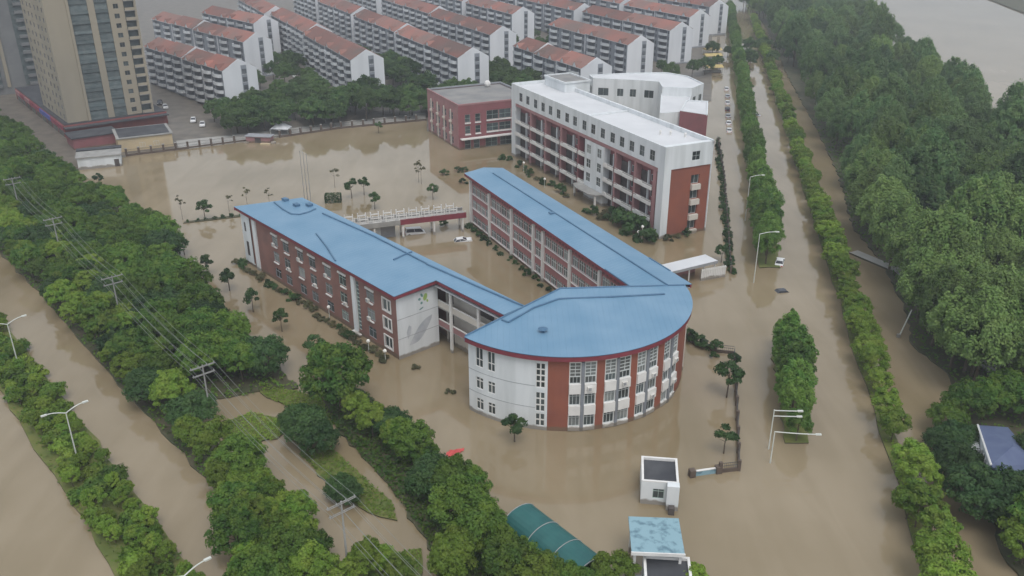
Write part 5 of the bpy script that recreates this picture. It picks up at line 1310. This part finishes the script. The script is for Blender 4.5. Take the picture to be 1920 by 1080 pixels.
# white canopy by the road
c0, c1 = Vector(g(1243, 515, 3.6)), Vector(g(1346, 490, 3.6)); ang = math.atan2((c1 - c0).y, (c1 - c0).x); L_ = (c1 - c0).length
o = thing('parking_canopy', 'white flat canopy on posts beside the dormitory road', 'canopy', c0, ang)
MB().box(0, L_, 0, 3.9, 3.5, 3.75, 'white_roof').box(-.02, L_ + .02, -.05, 0, 3.2, 3.78, 'grey_trim').build('roof', o)
for a in (.4, L_ * .5, L_ - .4):
    for b in (.4, 3.5): MB().box(a - .1, a + .1, b - .1, b + .1, -1, 3.49, 'white_trim').build('post', o)
MB().box(.5, L_ - 3.0, 3.2, 3.3, -1, 2.6, 'brick_pink').build('rear_wall', o)
x, y = g(1314, 527); x2, y2 = g(1360, 519); ang = math.atan2(y2 - y, x2 - x); L_ = math.hypot(x2 - x, y2 - y)
o = thing('slatted_gate', 'white slatted gate panel below the flat canopy', 'gate', (x, y), ang)
slat = MB().box(0, .34, -.05, .05, -.8, 2.6, 'white_trim').mesh('slat'); n = int(L_ / .42)
for i in range(n): inst('slat', slat, o, T(i * .42, 0))
MB().box(0, L_, -.09, -.051, 2.2, 2.35, 'white_trim').box(0, L_, -.09, -.051, .4, .55, 'white_trim').build('rail', o)

# ------------------------------------------------------------ villa
def vpt(u, v, z): x, y = g(u, v, z); return Vector((x, y, z))
R0, E1, E2, R3, E4, E5 = vpt(1858, 872, 6.6), vpt(1833, 797, 4.3), vpt(1890, 801, 4.3), vpt(1900, 836, 6.6), vpt(1950, 872, 4.3), vpt(1888, 908, 4.3)
vc = (R0 + E1 + E2 + E4 + E5) / 5; vc.z = 0
o = thing('villa', 'white villa with slate blue roof hidden among dark trees', 'house', (vc.x, vc.y), 0)
P_ = [p - vc for p in (R0, E1, E2, R3, E4, E5)]; dn = Vector((0, 0, -.22))
q = MB(); q.add(P_, [(0, 1, 3), (1, 2, 3), (3, 2, 4), (0, 3, 4, 5)][::-1], 'villa_roof'); q.add([p + dn for p in P_], [(3, 1, 0), (3, 2, 1), (4, 2, 3), (5, 4, 3, 0)], 'villa_roof'); q.build('roof', o)
inn = [Vector((p.x * .9, p.y * .9, 0)) for p in (P_[0], P_[5], P_[4], P_[2], P_[1])]; top = [6.2, 4.1, 4.1, 4.1, 4.1]
q = MB(); q.prism([(p.x, p.y) for p in inn], -.5, top, 'white_wall'); q.build('wall', o)
a, b = P_[0] * .93, P_[1] * .93
F_, L_ = facade((b.x, b.y), (a.x, a.y))
for k in range(4): MB().box(L_ * (.42 + .13 * k), L_ * (.42 + .13 * k) + .45, -.12, -.02, 2.2, 4.1 + .35 * k, 'white_trim', F_).build('shutter', o)
MB().tube(P_[0] + Vector((0, 0, .08)), P_[1] + Vector((0, 0, .08)), .13, 'white_trim', 4).build('bargeboard', o)
MB().box(L_ * .15, L_ * .35, -1.6, -.05, 3.0, 3.25, 'white_trim', F_).build('porch', o)
window(o, F_, L_ * .2, .9, 1.3, 1.4, 2, 1, rec=-.06)

# ------------------------------------------------------------ cars
def car_meshes(paint, van=False):
    L_, W = (4.7, 1.8); hb = .95; ht = 1.9 if van else 1.46
    prof = [(0, .3), (L_, .3), (L_, .72), (L_ - .25, hb - .05), (L_ - 1.15, hb), (.75, hb), (.05, .85)] if not van else [(0, .3), (L_, .3), (L_, .8), (L_ - .2, 1.05), (.1, 1.05)]
    q = MB(); n = len(prof)
    vs = [(x, -W / 2 + (.06 if z > .8 else 0), z) for x, z in prof] + [(x, W / 2 - (.06 if z > .8 else 0), z) for x, z in prof]
    q.add(vs, [tuple(range(n)), tuple(reversed(range(n, 2 * n)))] + [((i + 1) % n, i, n + i, n + (i + 1) % n) for i in range(n)], paint); body = q.mesh('body')
    b0_, b1_, t0, t1 = (.7, L_ - 1.15, 1.3, L_ - 2.0) if not van else (.12, L_ - .45, .25, L_ - 1.1); zb = hb if not van else 1.05
    q = MB(); w0, w1 = W / 2 - .08, W / 2 - .26
    q.add([(b0_, -w0, zb), (b1_, -w0, zb), (b1_, w0, zb), (b0_, w0, zb), (t0, -w1, ht - .06), (t1, -w1, ht - .06), (t1, w1, ht - .06), (t0, w1, ht - .06)], [(0, 1, 5, 4), (1, 2, 6, 5), (2, 3, 7, 6), (3, 0, 4, 7)], 'car_dark'); glass = q.mesh('windows')
    q = MB(); q.box(t0 - .05, t1 + .05, -w1 - .02, w1 + .02, ht - .06, ht, paint)
    for xx, xt in ((b0_, t0), ((b0_ + b1_) / 2, (t0 + t1) / 2), (b1_, t1)):
        for sg in (-1, 1): q.tube((xx, sg * w0, zb), (xt, sg * w1, ht - .05), .05, paint, 4)
    roof = q.mesh('roof')
    q = MB(); q.tube((0, -.11, 0), (0, .11, 0), .33, 'tyre', 12); q.tube((0, -.12, 0), (0, .12, 0), .2, 'car_silver', 10); wheel = q.mesh('wheel')
    hl = MB().box(0, .06, -.22, .22, 0, .14, 'globe').mesh('headlight'); tl = MB().box(-.06, 0, -.2, .2, 0, .16, 'banner_red').mesh('taillight')
    return dict(body=body, glass=glass, roof=roof, wheel=wheel, hl=hl, tl=tl, L=L_, W=W)
CARS = {'white': car_meshes('car_white'), 'dark': car_meshes('car_dark'), 'silver': car_meshes('car_silver'), 'van': car_meshes('car_white', True)}
def car(kind_, x, y, ang, label, z=0.0, tilt=(0, 0), group=None):
    c = CARS[kind_]; o = thing('car', label, 'van' if kind_ == 'van' else 'car', (x, y, z), ang, group); o.rotation_euler = (tilt[0], tilt[1], ang)
    M0 = T(-c['L'] / 2, 0)
    for nm in ('body', 'glass', 'roof'): inst({'body': 'body', 'glass': 'windows', 'roof': 'roof'}[nm], c[nm], o, M0)
    for a in (.85, c['L'] - .9):
        for b in (-c['W'] / 2 + .06, c['W'] / 2 - .06): inst('wheel', c['wheel'], o, M0 @ T(a, b, .33))
    for b in (-.62, .62): inst('headlight', c['hl'], o, M0 @ T(c['L'] - .03, b, .62)); inst('taillight', c['tl'], o, M0 @ T(.03, b, .62))
    return o
x, y = g(778, 437); car('van', x, y, .3, 'white van floating under the footbridge', -.55, (0, .05))
x, y = g(866, 451); car('white', x, y, .15, 'white car floating nose-up in the courtyard by the classroom wing', -.75, (.05, -.12))
x, y = g(1462, 492); car('white', x, y, 1.2, 'white car half-hidden at the end of the long median row', -.6)
x, y = g(1468, 546); car('dark', x, y, .2, 'dark car sunk to its roof in the east road', -1.08)
rd = math.atan2(1, .209)
for i, (u, v, kd, lb) in enumerate([(1362, 168, 'white', 'white car parked farthest along the dormitory road kerb'), (1364, 182, 'silver', 'silver car parked second in the dormitory road line'), (1364, 194, 'white', 'white car parked in the middle of the dormitory road line'), (1364, 206, 'dark', 'dark car parked behind the middle of the dormitory road line'), (1365, 219, 'silver', 'silver car parked just past the lamp on the dormitory road'), (1366, 232, 'white', 'white car nearer the dormitory in the kerb line'), (1367, 246, 'white', 'white car nearest the dormitory corner in the kerb line')]):
    x, y = g(u, v); car(kd, x, y, rd, lb, -.35, group='cars parked by the dormitory road')
for i, (u, v, kd, lb) in enumerate([(1399, 166, 'dark', 'dark car, farthest of those stranded on the east road'), (1404, 174, 'dark', 'dark car close behind the farthest stranded one on the east road'), (1395, 134, 'silver', 'distant grey car at the narrow end of the east road'), (1414, 216, 'silver', 'grey car stranded sideways in mid east road'), (1408, 230, 'white', 'pale car sunk beside the median of the east road'), (1409, 245, 'white', 'white car sunk nearest the lamp on the east road')]):
    x, y = g(u, v); car(kd, x, y, rd + (1.3 if i == 3 else .2), lb, -.75, group='cars stranded on the east road')
for u, v, kd, lb in [(310, 203, 'white', 'white car parked beside the tower foot'), (363, 228, 'white', 'white car in the lot left of the estate trees'), (380, 236, 'white', 'white car nearest the fence in the estate lot'), (540, 140, 'silver', 'silver car in the lane between the left estate rows'), (552, 144, 'white', 'white car in the lane between the left estate rows'), (735, 146, 'dark', 'dark car in the lane beside the long gable block'), (745, 152, 'silver', 'grey car in the lane behind the brick hall'), (300, 195, 'dark', 'dark car parked near the tower foot')]:
    x, y = g(u, v, .2); car(kd, x, y, ANG_A + random.uniform(-.2, .2), lb, .22)

# ------------------------------------------------------------ odds and ends in the flood
x, y = g(850, 850); o = thing('red_sheet', 'crumpled red sheet drifting beside the boundary trees', 'sheet', (x, y, .0), .3)
rnd = random.Random(3); q = MB(); nx, ny = 8, 5; P_ = [[(i * .36 - 1.3 + .15 * j, j * .35 - .7 + rnd.uniform(-.08, .08), .06 + .14 * rnd.random()) for i in range(nx)] for j in range(ny)]
for j in range(ny - 1):
    for i in range(nx - 1):
        if (i, j) in ((0, 0), (0, 3), (6, 0), (6, 1), (5, 0)): continue
        q.quad(P_[j][i], P_[j][i + 1], P_[j + 1][i + 1], P_[j + 1][i], 'banner_red')
q.build('cloth', o)
x, y = g(528, 252); o = thing('white_tent', 'white peaked tent by the back fence under the estate trees', 'tent', (x, y), -.1)
q = MB(); q.add([(-3, -2.2, 2.2), (3, -2.2, 2.2), (3, 2.2, 2.2), (-3, 2.2, 2.2), (0, 0, 4.4)], [(0, 1, 4), (1, 2, 4), (2, 3, 4), (3, 0, 4)], 'white_roof'); q.build('cover', o)
for a in (-2.9, 2.9):
    for b in (-2.1, 2.1): MB().tube((a, b, -1), (a, b, 2.2), .07, 'lamp_pole').build('post', o)
MB().box(-2.95, 2.95, 2.1, 2.13, 0, 2.15, 'white_trim').build('side_sheet', o)
x, y = g(487, 266); o = thing('site_hut', 'brownish low site hut on a raft of debris at the back fence', 'hut', (x, y), -.15)
MB().box(-4, 4, -1.2, 1.8, -1, 1.9, 'brick_pink').box(-1, 1, -1.22, -1.2, 0, 1.6, 'shade_room').build('wall', o); MB().box(-4.4, 4.4, -1.6, 2.2, 1.91, 2.1, 'grey_trim').build('roof', o)
MB().box(-4.5, -2.8, -2.6, -1.6, -.3, .35, 'cream_wall').box(1.5, 4.6, -3.2, -2.0, -.3, .3, 'yellow_wall').box(4.6, 5.8, -1.8, -.9, -.3, .6, 'white_trim').build('debris', o)
for i, (v, mn, lb) in enumerate([(103, 'stall_yellow', 'yellow market stall roof, farthest of the row by the road'), (114, 'stall_yellow', 'yellow market stall roof next to the blue one'), (124, 'stall_blue', 'blue market stall roof between the yellow ones'), (136, 'stall_yellow', 'yellow market stall roof nearest the curved building')]):
    x, y = g(1335, v); o = thing('market_stall', lb, 'stall', (x, y), .15, 'market stalls'); a = 4.2 - .0 * i
    q = MB(); q.add([(-a, -3, 2.6), (a, -3, 2.6), (a, 3, 2.6), (-a, 3, 2.6), (-a, 0, 3.5), (a, 0, 3.5)], [(0, 1, 5, 4), (4, 5, 2, 3), (0, 4, 3), (1, 2, 5)], mn); q.build('roof', o)
    for b in (-a + .2, a - .2):
        for c in (-2.8, 2.8): MB().tube((b, c, -.5), (b, c, 2.6), .07, 'lamp_pole').build('post', o)
    MB().box(-a + .3, a - .3, -1, 1, .2, 1.1, 'concrete').build('counter', o)
# flooded bank across the sports ground
bk = MB(); p0, p1 = Vector(g(345, 418)), Vector(g(460, 404)); 
bk.prism([(p0.x, p0.y - .6), (p1.x, p1.y - .8), (p1.x, p1.y + .8), (p0.x, p0.y + .6)], -1, .18, 'earth'); tag(bk.build('bank'), kind='structure')
for i in range(7):
    p = p0.lerp(p1, (i + .5) / 7); shrub('dark', p.x, p.y, 'dark shrub on the narrow bank beyond the brick wing', 'shrubs on the narrow bank', random.uniform(.5, .9), 0)

# ------------------------------------------------------------ damp hazy air
hm = bpy.data.materials.new('haze_air'); hm.use_nodes = True
hn, hl_ = hm.node_tree.nodes, hm.node_tree.links
hn.remove(hn['Principled BSDF'])
pv = hn.new('ShaderNodeVolumePrincipled'); pv.inputs['Color'].default_value = (.86, .90, .97, 1); pv.inputs['Density'].default_value = .00042; pv.inputs['Anisotropy'].default_value = .2
hl_.new(pv.outputs[0], hn['Material Output'].inputs['Volume'])
MATS['haze'] = hm
tag(MB().box(-1000, 1000, -150, 1600, -3.5, 95, 'haze').build('haze'), kind='stuff')
